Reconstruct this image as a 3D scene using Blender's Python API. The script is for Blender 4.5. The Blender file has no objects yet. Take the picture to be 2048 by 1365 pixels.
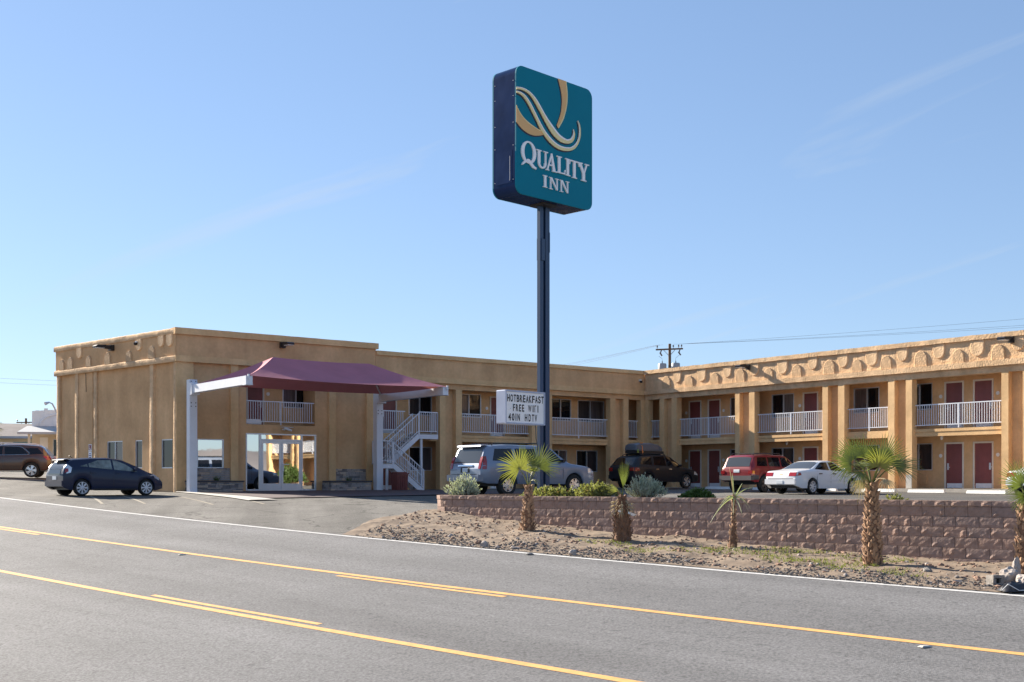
import bpy, bmesh, math, random
from mathutils import Vector, Matrix, noise
random.seed(7)
SC = bpy.context.scene
COL = SC.collection
R = math.radians
# ------------------------------------------------------------------ camera
cam_d = bpy.data.cameras.new('camera'); cam = bpy.data.objects.new('camera', cam_d); COL.objects.link(cam)
cam.location = (0, 0, .437); cam.rotation_euler = (R(90), 0, 0)
cam_d.sensor_width = 36; cam_d.lens = 36 * 2400 / 2048
cam_d.shift_y = (965 - 682.5) / 2048
cam_d.clip_start = .3; cam_d.clip_end = 6000
SC.camera = cam
# ------------------------------------------------------------------ light
SUN_EL = R(24.6)
SUN_TRAVEL = Vector((.754, -.657))                       # horizontal direction the light travels in
W = bpy.data.worlds.new('World'); SC.world = W; W.use_nodes = True
nt = W.node_tree; bg = nt.nodes['Background']
sky = nt.nodes.new('ShaderNodeTexSky'); sky.sky_type = 'NISHITA'; sky.sun_disc = False
sky.sun_elevation = SUN_EL; sky.sun_rotation = math.atan2(-SUN_TRAVEL.x, -SUN_TRAVEL.y)
sky.altitude = 300; sky.air_density = 1.0; sky.dust_density = 0.15; sky.ozone_density = 2.0
# thin cirrus streaks, the same kind all round the sky
tc = nt.nodes.new('ShaderNodeTexCoord'); mp = nt.nodes.new('ShaderNodeMapping'); mp.vector_type = 'TEXTURE'
mp.inputs['Location'].default_value = (4.1, 2, .8); mp.inputs['Rotation'].default_value = (0, R(-20), R(10)); mp.inputs['Scale'].default_value = (.45, .6, .06)
nz = nt.nodes.new('ShaderNodeTexNoise'); nz.inputs['Scale'].default_value = 1.25; nz.inputs['Detail'].default_value = 7; nz.inputs['Distortion'].default_value = .7
rp = nt.nodes.new('ShaderNodeValToRGB'); rp.color_ramp.elements[0].position = .58; rp.color_ramp.elements[1].position = .82
rp.color_ramp.elements[1].color = (.55, .55, .55, 1)
mx = nt.nodes.new('ShaderNodeMixRGB'); mx.inputs[2].default_value = (2.4, 2.7, 3.0, 1)
tint = nt.nodes.new('ShaderNodeMixRGB'); tint.blend_type = 'MULTIPLY'; tint.inputs[0].default_value = 1; tint.inputs[2].default_value = (.79, .94, 1.18, 1)
gm = nt.nodes.new('ShaderNodeGamma'); gm.inputs[1].default_value = .6           # evens the sky out: the photograph's tone range is compressed
nt.links.new(tc.outputs['Generated'], mp.inputs[0]); nt.links.new(mp.outputs[0], nz.inputs[0]); nt.links.new(nz.outputs[0], rp.inputs[0])
nt.links.new(sky.outputs[0], gm.inputs[0]); nt.links.new(gm.outputs[0], tint.inputs[1]); nt.links.new(tint.outputs[0], mx.inputs[1]); nt.links.new(rp.outputs[0], mx.inputs[0]); nt.links.new(mx.outputs[0], bg.inputs[0])
bg.inputs[1].default_value = .067
sl = bpy.data.lights.new('sun', 'SUN'); sl.energy = 3.5; sl.angle = R(.5); sl.color = (1, .9, .76)
sun = bpy.data.objects.new('sun', sl); COL.objects.link(sun)
sun.rotation_euler = Vector((SUN_TRAVEL.x * math.cos(SUN_EL), SUN_TRAVEL.y * math.cos(SUN_EL), -math.sin(SUN_EL))).to_track_quat('-Z', 'Y').to_euler()
vs = SC.view_settings; vs.view_transform = 'Standard'; vs.look = 'None'; vs.exposure = 2.02; vs.gamma = 1; vs.use_curve_mapping = False
SC.cycles.max_bounces = 6
# ------------------------------------------------------------------ materials
def mat(name, col, rough=.8, var=.0, scale=4., bump=0., bscale=60., metal=0., spec=.5, coat=0., detail=4., col2=None, stretch=None, bdist=.02, transl=0.):
    m = bpy.data.materials.new(name); m.use_nodes = True
    n = m.node_tree.nodes; l = m.node_tree.links; p = n['Principled BSDF']
    p.inputs['Base Color'].default_value = (*col, 1); p.inputs['Roughness'].default_value = rough
    p.inputs['Metallic'].default_value = metal; p.inputs['Specular IOR Level'].default_value = spec
    p.inputs['Coat Weight'].default_value = coat; p.inputs['Coat Roughness'].default_value = .04
    if var or bump:
        t = n.new('ShaderNodeTexCoord'); src = t.outputs['Object']
        if stretch:
            mpn = n.new('ShaderNodeMapping'); mpn.inputs['Scale'].default_value = stretch; l.new(src, mpn.inputs[0]); src = mpn.outputs[0]
    if var:
        a = n.new('ShaderNodeTexNoise'); a.inputs['Scale'].default_value = scale; a.inputs['Detail'].default_value = detail; a.inputs['Roughness'].default_value = .6
        l.new(src, a.inputs[0])
        r_ = n.new('ShaderNodeValToRGB'); r_.color_ramp.elements[0].position = .3; r_.color_ramp.elements[1].position = .7
        c2 = col2 or tuple(c * (1 + var) for c in col)
        c1 = col if col2 else tuple(c * (1 - var) for c in col)
        r_.color_ramp.elements[0].color = (*c1, 1); r_.color_ramp.elements[1].color = (*c2, 1)
        l.new(a.outputs[0], r_.inputs[0]); l.new(r_.outputs[0], p.inputs['Base Color'])
    if bump:
        b = n.new('ShaderNodeTexNoise'); b.inputs['Scale'].default_value = bscale; b.inputs['Detail'].default_value = 5
        l.new(src, b.inputs[0]); bb = n.new('ShaderNodeBump'); bb.inputs['Strength'].default_value = bump; bb.inputs['Distance'].default_value = bdist
        l.new(b.outputs[0], bb.inputs['Height']); l.new(bb.outputs[0], p.inputs['Normal'])
    if transl:
        tr = n.new('ShaderNodeBsdfTranslucent'); tr.inputs[0].default_value = (col[0] * 1.6, col[1] * 1.7, col[2] * .9, 1)
        ms = n.new('ShaderNodeMixShader'); ms.inputs[0].default_value = transl
        o = n['Material Output']; l.new(p.outputs[0], ms.inputs[1]); l.new(tr.outputs[0], ms.inputs[2]); l.new(ms.outputs[0], o.inputs[0])
    return m
M = {}
M['stucco'] = mat('stucco', (.65, .415, .225), .92, .10, .7, .35, 45, spec=.2)
M['trim'] = mat('stucco_trim', (.70, .47, .25), .92, .08, .9, .3, 45, spec=.2)
M['adobe'] = mat('rough_adobe', (.70, .49, .30), .95, .16, 2.6, .65, 13, spec=.15, bdist=.05)
M['roof'] = mat('roof_membrane', (.25, .23, .21), .9, .1, 2)
M['conc'] = mat('walkway_concrete', (.36, .33, .29), .9, .12, 3, .2, 40)
M['door'] = mat('maroon_paint', (.20, .052, .048), .45, .08, 1.5)
M['white'] = mat('white_paint', (.78, .78, .77), .5, .04, 3)
M['offwhite'] = mat('door_frame_paint', (.66, .60, .52), .55, .05, 3)
M['steelw'] = mat('white_steel', (.68, .70, .76), .42, .05, 2, spec=.5)
M['kick'] = mat('kick_plate', (.72, .72, .74), .4, .06, 6)
M['glass'] = mat('window_glass', (.008, .009, .012), .03, spec=.55)
M['glassB'] = mat('window_glass_drawn_curtain', (.045, .038, .04), .04, .3, 2.2, spec=.55, stretch=(6, 6, .3)); M['glassC'] = mat('window_glass_pale_curtain', (.12, .10, .10), .05, .35, 2, spec=.55, stretch=(7, 7, .3))
M['mirror'] = mat('reflective_glass', (.62, .63, .62), .015, metal=1.0, bump=.02, bscale=1.3)
M['curtain'] = mat('curtain', (.42, .38, .36), .9, .1, 9, stretch=(8, 1, .3))
M['alu'] = mat('aluminium', (.60, .62, .66), .35, .04, 4, metal=.5)
M['darkmetal'] = mat('dark_bronze', (.025, .022, .022), .45, .1, 5)
M['lens'] = mat('lamp_lens', (.75, .76, .78), .2)
M['plaque'] = mat('plaque', (.74, .72, .70), .4)
M['asphalt'] = mat('road_asphalt', (.165, .163, .164), .9, .12, .35, .6, 75, spec=.35, detail=9)
M['lot'] = mat('lot_asphalt', (.150, .142, .130), .92, .16, .5, .5, 60, spec=.25, detail=8)
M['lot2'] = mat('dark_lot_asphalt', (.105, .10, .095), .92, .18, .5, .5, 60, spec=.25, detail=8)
M['pad'] = mat('entrance_paver', (.10, .072, .075), .8, .1, 3)
M['dirt'] = mat('dirt', (.19, .145, .11), .98, .1, 1.8, 1., 7, spec=.1, col2=(.31, .245, .185), detail=8); 
M['desert'] = mat('desert_ground', (.34, .26, .19), .98, .18, .2, .5, 3, spec=.1)
M['bed'] = mat('planting_soil', (.20, .15, .11), .98, .2, 2, .8, 12, spec=.1)
M['kerb'] = mat('pale_concrete', (.44, .42, .385), .9, .1, 3, .2, 30)
M['stall'] = mat('worn_stall_paint', (.27, .235, .18), .85, .25, 3)
M['stop'] = mat('parking_stop_paint', (.80, .79, .76), .7, .06, 5, .2, 30)
M['ylw'] = mat('yellow_paint', (.72, .38, .12), .75, .16, 5, .3, 130, detail=9)
M['wht'] = mat('road_white', (.56, .55, .53), .75, .14, 4, .3, 130, detail=9)
M['block'] = mat('split_face_block', (.38, .275, .235), .95, .2, 7, .35, 38, spec=.15, detail=7)
M['block2'] = mat('split_face_block_warm', (.41, .29, .245), .95, .2, 7, .35, 38, spec=.15, detail=7)
M['block3'] = mat('split_face_block_grey', (.35, .265, .24), .95, .2, 7, .35, 38, spec=.15, detail=7)
M['stoneA'] = mat('ledge_stone_grey', (.34, .305, .29), .9, .2, 9, .4, 40)
M['stoneB'] = mat('ledge_stone_tan', (.50, .40, .32), .9, .2, 9, .4, 40)
M['stoneC'] = mat('ledge_stone_dark', (.19, .175, .18), .9, .2, 9, .4, 40)
M['stcap'] = mat('planter_cap', (.075, .07, .075), .8, .1, 8)
M['canvas'] = mat('canopy_fabric', (.50, .17, .215), .85, .08, .9, .3, 5, transl=.10)
M['trash'] = mat('trash_can', (.17, .045, .04), .6, .1, 4)
M['pole'] = mat('painted_steel_blue', (.020, .050, .112), .35, .12, 1.5, stretch=(1, 1, .2))
M['cab'] = mat('sign_cabinet_blue', (.012, .030, .095), .2, .2, 1.3, .08, 1.6, spec=.08, bdist=.1)
M['teal'] = mat('sign_face_teal', (.002, .19, .275), .55, .03, 1, spec=.12)
M['sgold'] = mat('sign_gold', (.72, .43, .16), .4)
M['syel'] = mat('sign_pale_yellow', (.82, .70, .34), .4)
M['sedge'] = mat('sign_ribbon_edge', (.005, .02, .05), .5)
M['swhite'] = mat('sign_white', (.90, .90, .91), .5)
M['mbody'] = mat('board_case', (.44, .49, .62), .4, .08, 2)
M['mface'] = mat('board_face', (.90, .90, .90), .35, .04, 2)
M['black'] = mat('black_plastic', (.014, .014, .016), .5)
M['tyre'] = mat('tyre_rubber', (.018, .018, .018), .85, .1, 20)
M['rim'] = mat('alloy_rim', (.62, .63, .65), .25, metal=.85)
M['rimdark'] = mat('dark_rim', (.10, .09, .09), .4, metal=.6)
M['hub'] = mat('plastic_hubcap', (.58, .60, .64), .35, metal=.3)
M['chrome'] = mat('chrome', (.8, .8, .8), .08, metal=1)
M['red'] = mat('tail_lens', (.28, .010, .012), .15, coat=.6)
M['amber'] = mat('amber_lens', (.75, .25, .03), .15, coat=.6)
M['clearl'] = mat('clear_lens', (.70, .72, .74), .08, metal=.4)
M['plate'] = mat('number_plate', (.62, .66, .70), .4)
M['carglass'] = mat('car_glass', (.006, .006, .008), .03, spec=.5)
M['carsee'] = mat('car_glass_seethrough', (.17, .195, .185), .05, .5, 3.5, spec=.6)
M['carglassb'] = mat('car_glass_clear', (.06, .065, .07), .03, spec=.7)
M['wood'] = mat('pole_wood', (.13, .085, .055), .9, .2, 3, stretch=(6, 6, .5))
M['xfmr'] = mat('transformer_paint', (.30, .33, .36), .5)
M['ins'] = mat('insulator', (.10, .09, .09), .3)
M['wire'] = mat('cable', (.05, .05, .055), .6)
M['rockA'] = mat('pale_rock', (.40, .35, .315), .95, .2, 9, .5, 30)
M['rockB'] = mat('brown_rock', (.27, .17, .12), .95, .2, 9, .5, 30)
M['gravd'] = mat('dark_gravel', (.11, .10, .095), .95, .3, 9)
M['rockC'] = mat('grey_rock', (.25, .23, .21), .95, .25, 9, .5, 30)
M['bag'] = mat('black_plastic_sheet', (.03, .028, .03), .35, .2, 4)
M['grass'] = mat('weed', (.16, .18, .05), .8, transl=.3)
M['palmg'] = mat('palm_green', (.125, .15, .038), .4, .3, 5, spec=.5, transl=.28)
M['palmy'] = mat('palm_yellow', (.22, .225, .06), .45, .25, 6, transl=.28)
M['palmdry'] = mat('palm_dry', (.40, .31, .19), .9, .25, 8, transl=.15)
M['trunk'] = mat('palm_trunk', (.20, .11, .065), .95, .3, 9, .7, 30)
M['boot'] = mat('palm_boot', (.36, .22, .13), .9, .3, 7, .4, 30)
M['yucca'] = mat('pale_leaf', (.30, .33, .21), .6, .2, 6, transl=.3)
M['sage'] = mat('sage_leaf', (.40, .43, .36), .85, .15, 5, transl=.2)
M['lant'] = mat('lantana_leaf', (.20, .205, .08), .7, .3, 4, transl=.3)
M['bushg'] = mat('bush_leaf', (.075, .12, .03), .6, .25, 4, transl=.3)
M['flower'] = mat('lantana_flower', (.75, .42, .10), .7)
M['stem'] = mat('shrub_stem', (.17, .13, .09), .9, .2, 8)
M['hwall'] = mat('cream_wall', (.60, .54, .42), .9, .06, 1.5, .2, 20)
M['hroof'] = mat('shingle_roof', (.19, .165, .16), .9, .15, 1.3, .4, 8)
M['hfascia'] = mat('blue_fascia', (.26, .32, .42), .7)
M['porch'] = mat('porch_roof_grey', (.42, .43, .44), .7)
M['hwhite'] = mat('pale_siding', (.74, .76, .76), .7, .05, 3)
M['hdoor'] = mat('teal_door', (.13, .26, .30), .5)
M['hills'] = mat('hill_rock', (.20, .18, .18), .98, .25, .01, detail=8)
def paint(name, c, metal=.1, rough=.35, coat=.6): return mat(name, c, rough, metal=metal, coat=coat, spec=.35)
M['p_blue'] = paint('car_paint_dark_blue', (.005, .012, .042), 0, .4, .25); M['p_silver'] = paint('car_paint_silver', (.19, .225, .30), .4, .35)
M['p_brown'] = paint('car_paint_black_brown', (.065, .032, .020), 0, .25, 1.); M['p_dark'] = paint('car_paint_charcoal', (.010, .012, .017), 0, .4, .15)  # black-brown also carries the tan wall's orange reflection, put into the paint colour
M['p_red'] = paint('car_paint_red', (.19, .008, .015), .1); M['p_white'] = paint('car_paint_white', (.72, .73, .75), 0.)
M['clad'] = mat('grey_cladding', (.055, .052, .06), .6)
M['boxtop'] = mat('cargo_box_grey', (.10, .11, .13), .35); M['orange'] = mat('orange_strap', (.75, .25, .06), .7); M['lime'] = mat('lime_strap', (.35, .5, .08), .7)
def road_material(m, along, speck, band):          # grain, aggregate and long streaks along the lanes
    n = m.node_tree.nodes; l = m.node_tree.links; p = n['Principled BSDF']; src = p.inputs['Base Color'].links[0].from_socket
    t = n.new('ShaderNodeTexCoord'); mp_ = n.new('ShaderNodeMapping'); mp_.inputs['Rotation'].default_value = (0, 0, -along); l.new(t.outputs['Object'], mp_.inputs[0])
    sc = n.new('ShaderNodeMapping'); sc.inputs['Scale'].default_value = (.035, .9, 1); l.new(mp_.outputs[0], sc.inputs[0])
    def layer(vec, scale, detail, lo, hi, c0, c1, prev):
        a = n.new('ShaderNodeTexNoise'); a.inputs['Scale'].default_value = scale; a.inputs['Detail'].default_value = detail; l.new(vec, a.inputs[0])
        r_ = n.new('ShaderNodeValToRGB'); r_.color_ramp.elements[0].position = lo; r_.color_ramp.elements[1].position = hi
        r_.color_ramp.elements[0].color = (c0, c0, c0, 1); r_.color_ramp.elements[1].color = (c1, c1, c1, 1); l.new(a.outputs[0], r_.inputs[0])
        x = n.new('ShaderNodeMixRGB'); x.blend_type = 'MULTIPLY'; x.inputs[0].default_value = 1; l.new(prev, x.inputs[1]); l.new(r_.outputs[0], x.inputs[2]); return x.outputs[0]
    c = layer(sc.outputs[0], 1.0, 6, .38, .62, 1 - band, 1 + band * .4, src)
    c = layer(t.outputs['Object'], 26, 3, .34, .66, 1 - speck, 1 + speck, c)
    c = layer(t.outputs['Object'], 9, 2, .30, .42, 1 - speck * .9, 1, c)
    l.new(c, p.inputs['Base Color'])
def wall_weather(m, streak, blotch):                # rain streaks, patched paint and trowel marks
    n = m.node_tree.nodes; l = m.node_tree.links; p = n['Principled BSDF']; c = p.inputs['Base Color'].links[0].from_socket; t = n.new('ShaderNodeTexCoord')
    for sc_, scale, lo, hi, c0, c1 in (((1, 1, .10), 1.6, .45, .62, 1 - streak, 1.03), ((1, 1, 1), .35, .40, .60, 1 - blotch, 1.05), ((1, 1, 1), 7., .3, .7, .95, 1.05)):
        mp_ = n.new('ShaderNodeMapping'); mp_.inputs['Scale'].default_value = sc_; l.new(t.outputs['Object'], mp_.inputs[0])
        a = n.new('ShaderNodeTexNoise'); a.inputs['Scale'].default_value = scale; a.inputs['Detail'].default_value = 6; l.new(mp_.outputs[0], a.inputs[0])
        r_ = n.new('ShaderNodeValToRGB'); r_.color_ramp.elements[0].position = lo; r_.color_ramp.elements[1].position = hi; r_.color_ramp.elements[0].color = (c0, c0 * .985, c0 * .97, 1); r_.color_ramp.elements[1].color = (c1, c1, c1, 1); l.new(a.outputs[0], r_.inputs[0])
        x = n.new('ShaderNodeMixRGB'); x.blend_type = 'MULTIPLY'; x.inputs[0].default_value = 1; l.new(c, x.inputs[1]); l.new(r_.outputs[0], x.inputs[2]); c = x.outputs[0]
    l.new(c, p.inputs['Base Color'])
wall_weather(M['stucco'], .045, .06); wall_weather(M['trim'], .04, .05); wall_weather(M['adobe'], .08, .10); wall_weather(M['door'], .12, .1)
for k in ('block', 'block2', 'block3'): wall_weather(M[k], .15, .2)
def cracks(m, scale, dark):                         # old asphalt: irregular dark cracks
    n = m.node_tree.nodes; l = m.node_tree.links; p = n['Principled BSDF']; c = p.inputs['Base Color'].links[0].from_socket; t = n.new('ShaderNodeTexCoord')
    d = n.new('ShaderNodeTexNoise'); d.inputs['Scale'].default_value = 1.1; d.inputs['Detail'].default_value = 6; l.new(t.outputs['Object'], d.inputs[0])
    ad = n.new('ShaderNodeMixRGB'); ad.blend_type = 'ADD'; ad.inputs[0].default_value = 1.4; l.new(t.outputs['Object'], ad.inputs[1]); l.new(d.outputs['Color'], ad.inputs[2])
    v = n.new('ShaderNodeTexVoronoi'); v.feature = 'DISTANCE_TO_EDGE'; v.inputs['Scale'].default_value = scale; l.new(ad.outputs[0], v.inputs['Vector'])
    r_ = n.new('ShaderNodeValToRGB'); r_.color_ramp.elements[0].position = .004; r_.color_ramp.elements[1].position = .016; r_.color_ramp.elements[0].color = (dark, dark, dark, 1); l.new(v.outputs['Distance'], r_.inputs[0])
    x = n.new('ShaderNodeMixRGB'); x.blend_type = 'MULTIPLY'; x.inputs[0].default_value = 1; l.new(c, x.inputs[1]); l.new(r_.outputs[0], x.inputs[2]); l.new(x.outputs[0], p.inputs['Base Color'])
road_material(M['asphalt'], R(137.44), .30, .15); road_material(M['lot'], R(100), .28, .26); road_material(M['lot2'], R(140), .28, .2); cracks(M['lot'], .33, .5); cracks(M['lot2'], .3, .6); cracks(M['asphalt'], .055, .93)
# ------------------------------------------------------------------ mesh helpers
class MB:
    def __init__(s): s.v = []; s.f = []
    def add(s, vs, fs):
        o = len(s.v); s.v += [tuple(p) for p in vs]; s.f += [tuple(i + o for i in q) for q in fs]; return s
    def box(s, x0, x1, y0, y1, z0, z1):
        return s.add([(x0, y0, z0), (x1, y0, z0), (x1, y1, z0), (x0, y1, z0), (x0, y0, z1), (x1, y0, z1), (x1, y1, z1), (x0, y1, z1)],
                     [(0, 3, 2, 1), (4, 5, 6, 7), (0, 1, 5, 4), (1, 2, 6, 5), (2, 3, 7, 6), (3, 0, 4, 7)])
    def bar(s, p, q, w, h=None, up=(0, 0, 1)):
        p, q = Vector(p), Vector(q); h = h or w; d = (q - p).normalized(); a = d.cross(Vector(up))
        if a.length < 1e-4: a = d.cross(Vector((1, 0, 0)))
        a.normalize(); b = a.cross(d); a *= w / 2; b *= h / 2
        vs = [c + i * a + j * b for c in (p, q) for i, j in ((-1, -1), (1, -1), (1, 1), (-1, 1))]
        return s.add(vs, [(0, 1, 2, 3), (7, 6, 5, 4), (0, 4, 5, 1), (1, 5, 6, 2), (2, 6, 7, 3), (3, 7, 4, 0)])
    def tube(s, path, r, n=8, caps=True):
        path = [Vector(p) for p in path]; rs = r if isinstance(r, (list, tuple)) else [r] * len(path); base = len(s.v)
        for i, p in enumerate(path):
            d = (path[min(i + 1, len(path) - 1)] - path[max(i - 1, 0)]).normalized(); a = d.cross(Vector((0, 0, 1)))
            if a.length < 1e-3: a = d.cross(Vector((1, 0, 0)))
            a.normalize(); b = a.cross(d)
            for k in range(n):
                t = 2 * math.pi * k / n; s.v.append(tuple(p + rs[i] * (math.cos(t) * a + math.sin(t) * b)))
        for i in range(len(path) - 1):
            for k in range(n):
                s.f.append((base + i * n + k, base + i * n + (k + 1) % n, base + (i + 1) * n + (k + 1) % n, base + (i + 1) * n + k))
        if caps: s.f.append(tuple(base + k for k in range(n))[::-1]); s.f.append(tuple(base + (len(path) - 1) * n + k for k in range(n)))
        return s
    def lathe(s, prof, n=20, axis='z', c=(0, 0, 0), arc=None):
        base = len(s.v); m = len(prof)
        for k in range(n):
            t = 2 * math.pi * k / n; ct, st = math.cos(t), math.sin(t)
            for r, h in prof:
                p = {'z': (r * ct, r * st, h), 'y': (r * ct, h, r * st), 'x': (h, r * ct, r * st)}[axis]
                s.v.append((p[0] + c[0], p[1] + c[1], p[2] + c[2]))
        for k in range(n):
            for i in range(m - 1):
                s.f.append((base + k * m + i, base + ((k + 1) % n) * m + i, base + ((k + 1) % n) * m + i + 1, base + k * m + i + 1))
        return s
    def prism(s, poly, y0, y1):                         # polygon in (x, z), extruded along y
        n = len(poly); base = len(s.v)
        s.v += [(x, y0, z) for x, z in poly] + [(x, y1, z) for x, z in poly]
        s.f.append(tuple(base + i for i in range(n))); s.f.append(tuple(base + n + i for i in range(n))[::-1])
        s.f += [(base + i, base + n + i, base + n + (i + 1) % n, base + (i + 1) % n) for i in range(n)]
        return s
    def grid(s, fn, us, vs):
        base = len(s.v); nu, nv = len(us), len(vs)
        s.v += [tuple(fn(u, v)) for u in us for v in vs]
        s.f += [(base + i * nv + j, base + (i + 1) * nv + j, base + (i + 1) * nv + j + 1, base + i * nv + j + 1) for i in range(nu - 1) for j in range(nv - 1)]
        return s
    def roughbox(s, x0, x1, y0, y1, z0, z1, st=.15, amp=.015, fr=2.5):   # a hand-trowelled box: subdivided and uneven
        nx = max(2, int(abs(x1 - x0) / st)); ny = max(1, int((y1 - y0) / st)); nzz = max(1, int((z1 - z0) / st))
        mb = bmesh.new(); bmesh.ops.create_cube(mb, size=1)
        idx = {}; V = []; F_ = []
        def vid(i, j, k):
            if (i, j, k) not in idx:
                p = Vector((x0 + (x1 - x0) * i / nx, y0 + (y1 - y0) * j / ny, z0 + (z1 - z0) * k / nzz))
                q = p * fr + Vector((s_off, 0, 0)); dv = noise.noise_vector(q) * amp + noise.noise_vector(q * 3.1) * amp * .5
                if i in (0, nx): dv.x *= .3
                idx[(i, j, k)] = len(V); V.append(tuple(p + dv))
            return idx[(i, j, k)]
        s_off = len(s.v) * .37
        for i in range(nx):
            for j in range(ny):
                F_.append((vid(i, j, 0), vid(i, j + 1, 0), vid(i + 1, j + 1, 0), vid(i + 1, j, 0))); F_.append((vid(i, j, nzz), vid(i + 1, j, nzz), vid(i + 1, j + 1, nzz), vid(i, j + 1, nzz)))
            for k in range(nzz):
                F_.append((vid(i, 0, k), vid(i + 1, 0, k), vid(i + 1, 0, k + 1), vid(i, 0, k + 1))); F_.append((vid(i, ny, k), vid(i, ny, k + 1), vid(i + 1, ny, k + 1), vid(i + 1, ny, k)))
        for j in range(ny):
            for k in range(nzz):
                F_.append((vid(0, j, k), vid(0, j, k + 1), vid(0, j + 1, k + 1), vid(0, j + 1, k))); F_.append((vid(nx, j, k), vid(nx, j + 1, k), vid(nx, j + 1, k + 1), vid(nx, j, k + 1)))
        mb.free(); return s.add(V, F_)
    def mesh(s, name, m, smooth=False, angle=40):
        me = bpy.data.meshes.new(name); me.from_pydata(s.v, [], s.f); me.validate()
        bm = bmesh.new(); bm.from_mesh(me); bmesh.ops.recalc_face_normals(bm, faces=bm.faces); bm.to_mesh(me); bm.free()
        if smooth: me.shade_smooth(); me.set_sharp_from_angle(angle=R(angle))
        me.materials.append(m); return me
    def build(s, name, m, parent=None, loc=None, rz=None, smooth=False, angle=40):
        return link(name, s.mesh(name, m, smooth, angle), parent, loc, rz)
def link(name, me, parent=None, loc=None, rz=None):
    o = bpy.data.objects.new(name, me); COL.objects.link(o)
    if parent: o.parent = parent
    if loc is not None: o.location = loc
    if rz is not None: o.rotation_euler = (0, 0, rz)
    return o
def tag(o, label, cat, group=None, kind=None):
    o['label'] = label; o['category'] = cat
    if group: o['group'] = group
    if kind: o['kind'] = kind
    return o
def empty(name, loc, rz=0, label='', cat='', group=None):
    o = bpy.data.objects.new(name, None); COL.objects.link(o); o.location = loc; o.rotation_euler = (0, 0, rz); o.empty_display_size = .3
    return tag(o, label, cat, group)
def struct(o): o['kind'] = 'structure'; return o
def stuff(o): o['kind'] = 'stuff'; return o
def copy_tree(o, parent=None):
    c = o.copy(); COL.objects.link(c)
    if parent: c.parent = parent
    for ch in list(o.children): copy_tree(ch, c)
    return c
def fr(a, b, n): return [a + (b - a) * i / n for i in range(n + 1)]
def lerp(a, b, t): return a + (b - a) * t
def clamp(t, a=0., b=1.): return max(a, min(b, t))
# ------------------------------------------------------------------ terrain: road frame (s along the road, o across it)
PH = R(47.44); DV = Vector((-math.sin(PH), math.cos(PH))); NV = Vector((math.cos(PH), math.sin(PH)))
def so(x, y): return x * DV.x + y * DV.y, x * NV.x + y * NV.y
def xy(s, o): return s * DV.x + o * NV.x, s * DV.y + o * NV.y
def road_z(s, o):
    o = clamp(o, -6, 19.1)
    a = min(max(s, -10), 45.)
    z = .437 - 3.714 + .0149 * a + .0004 * a * a + .0971 * o
    if s > 45: z += .04 * (min(s, 75) - 45) + .004 * max(s - 75, 0)
    if s < -10: z += .004 * (s + 10)
    return z
def lot_z(x, y):
    s, o = so(x, y); z = clamp(-.07 + .0095 * (y - 46), -.07, .15)
    if s > 47: t = clamp((s - 47) / 11); t = t * t * (3 - 2 * t); z = lerp(z, road_z(s, 19.05), t)
    return z
WB = [(-60, -1.35), (0, -1.2), (9.7, -1.06), (14.5, -.88), (18.2, -.75), (22.4, -.46), (23.9, -.33), (30, -.2)]
def interp(tab, t):
    if t <= tab[0][0]: return tab[0][1]
    for (a, b), (c, d) in zip(tab, tab[1:]):
        if t <= c: return lerp(b, d, (t - a) / (c - a))
    return tab[-1][1]
S_END = 24.45; O_WALL = 23.05; O_EDGE = 19.12
def T(x, y, raw=None):
    s, o = raw or so(x, y)
    if raw: x, y = xy(s, o)
    if o <= O_EDGE: return road_z(s, o)
    if s < S_END:
        if o > O_WALL: return lot_z(x, y)
        t = (o - O_EDGE) / (O_WALL - O_EDGE); return lerp(road_z(s, O_EDGE), interp(WB, s), t)
    k = clamp((s - 30) / 10); t = lerp(clamp((o - O_EDGE) / 14) ** .9, clamp((o - O_EDGE) / 11) ** .6, k * k * (3 - 2 * k))
    return lerp(road_z(s, O_EDGE), lot_z(x, y), t)
def dirt_z(x, y):                                    # surface of the rough verge
    s, o = so(x, y); z = T(x, y); f = clamp((o - O_EDGE) / .45) * .9 + .1
    if s > S_END: b = lerp(road_z(S_END - .01, O_EDGE), interp(WB, S_END), clamp((o - O_EDGE) / (O_WALL - O_EDGE))); z = lerp(b, T(x, y) - .06, clamp((s - S_END) / .9))
    return z + .006 + f * (.055 * noise.noise(Vector((x * .9, y * .9, 0))) + .035 * noise.noise(Vector((x * 2.7, y * 2.7, 5))) + .016 * noise.noise(Vector((x * 8, y * 8, 2))))
# ------------------------------------------------------------------ the setting
def strip(name, m, ss, os_, dz=0., zf=None, amp=0., warp=None):
    mb = MB()
    def fn(s, o):
        if warp: s = warp(s, o)
        x, y = xy(s, o); z = (zf or (lambda s_, o_: T(0, 0, (s_, o_))))(s, o) + dz
        if amp: z += amp * noise.noise(Vector((x * .9, y * .9, 0))) + amp * .5 * noise.noise(Vector((x * 3, y * 3, 5)))
        return x, y, z
    mb.grid(fn, ss, os_); return struct(mb.build(name, m, smooth=True, angle=60))
far_s = [-1500, -700, -350, -180, -100, -60] + fr(-40, 70, 44)[0:] + [80, 95, 120, 160, 240, 400, 800, 1600]
far_o = [-1500, -600, -250, -100, -40, -20, -10, -4, 2, 8, 14, 19.0, 19.3, 23.0, 23.3, 27, 32, 40, 50, 62, 75, 90, 120, 200, 400, 800, 1600]
strip('desert_ground', M['desert'], far_s, far_o, -.13)
strip('road', M['asphalt'], [-300, -120, -60, -30] + fr(-10, 60, 56) + [75, 100, 160, 300], fr(-4, O_EDGE, 20))
def tip(o): return clamp((o - O_EDGE) / 3.6)            # the verge ends in a slanting edge against the driveway
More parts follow.
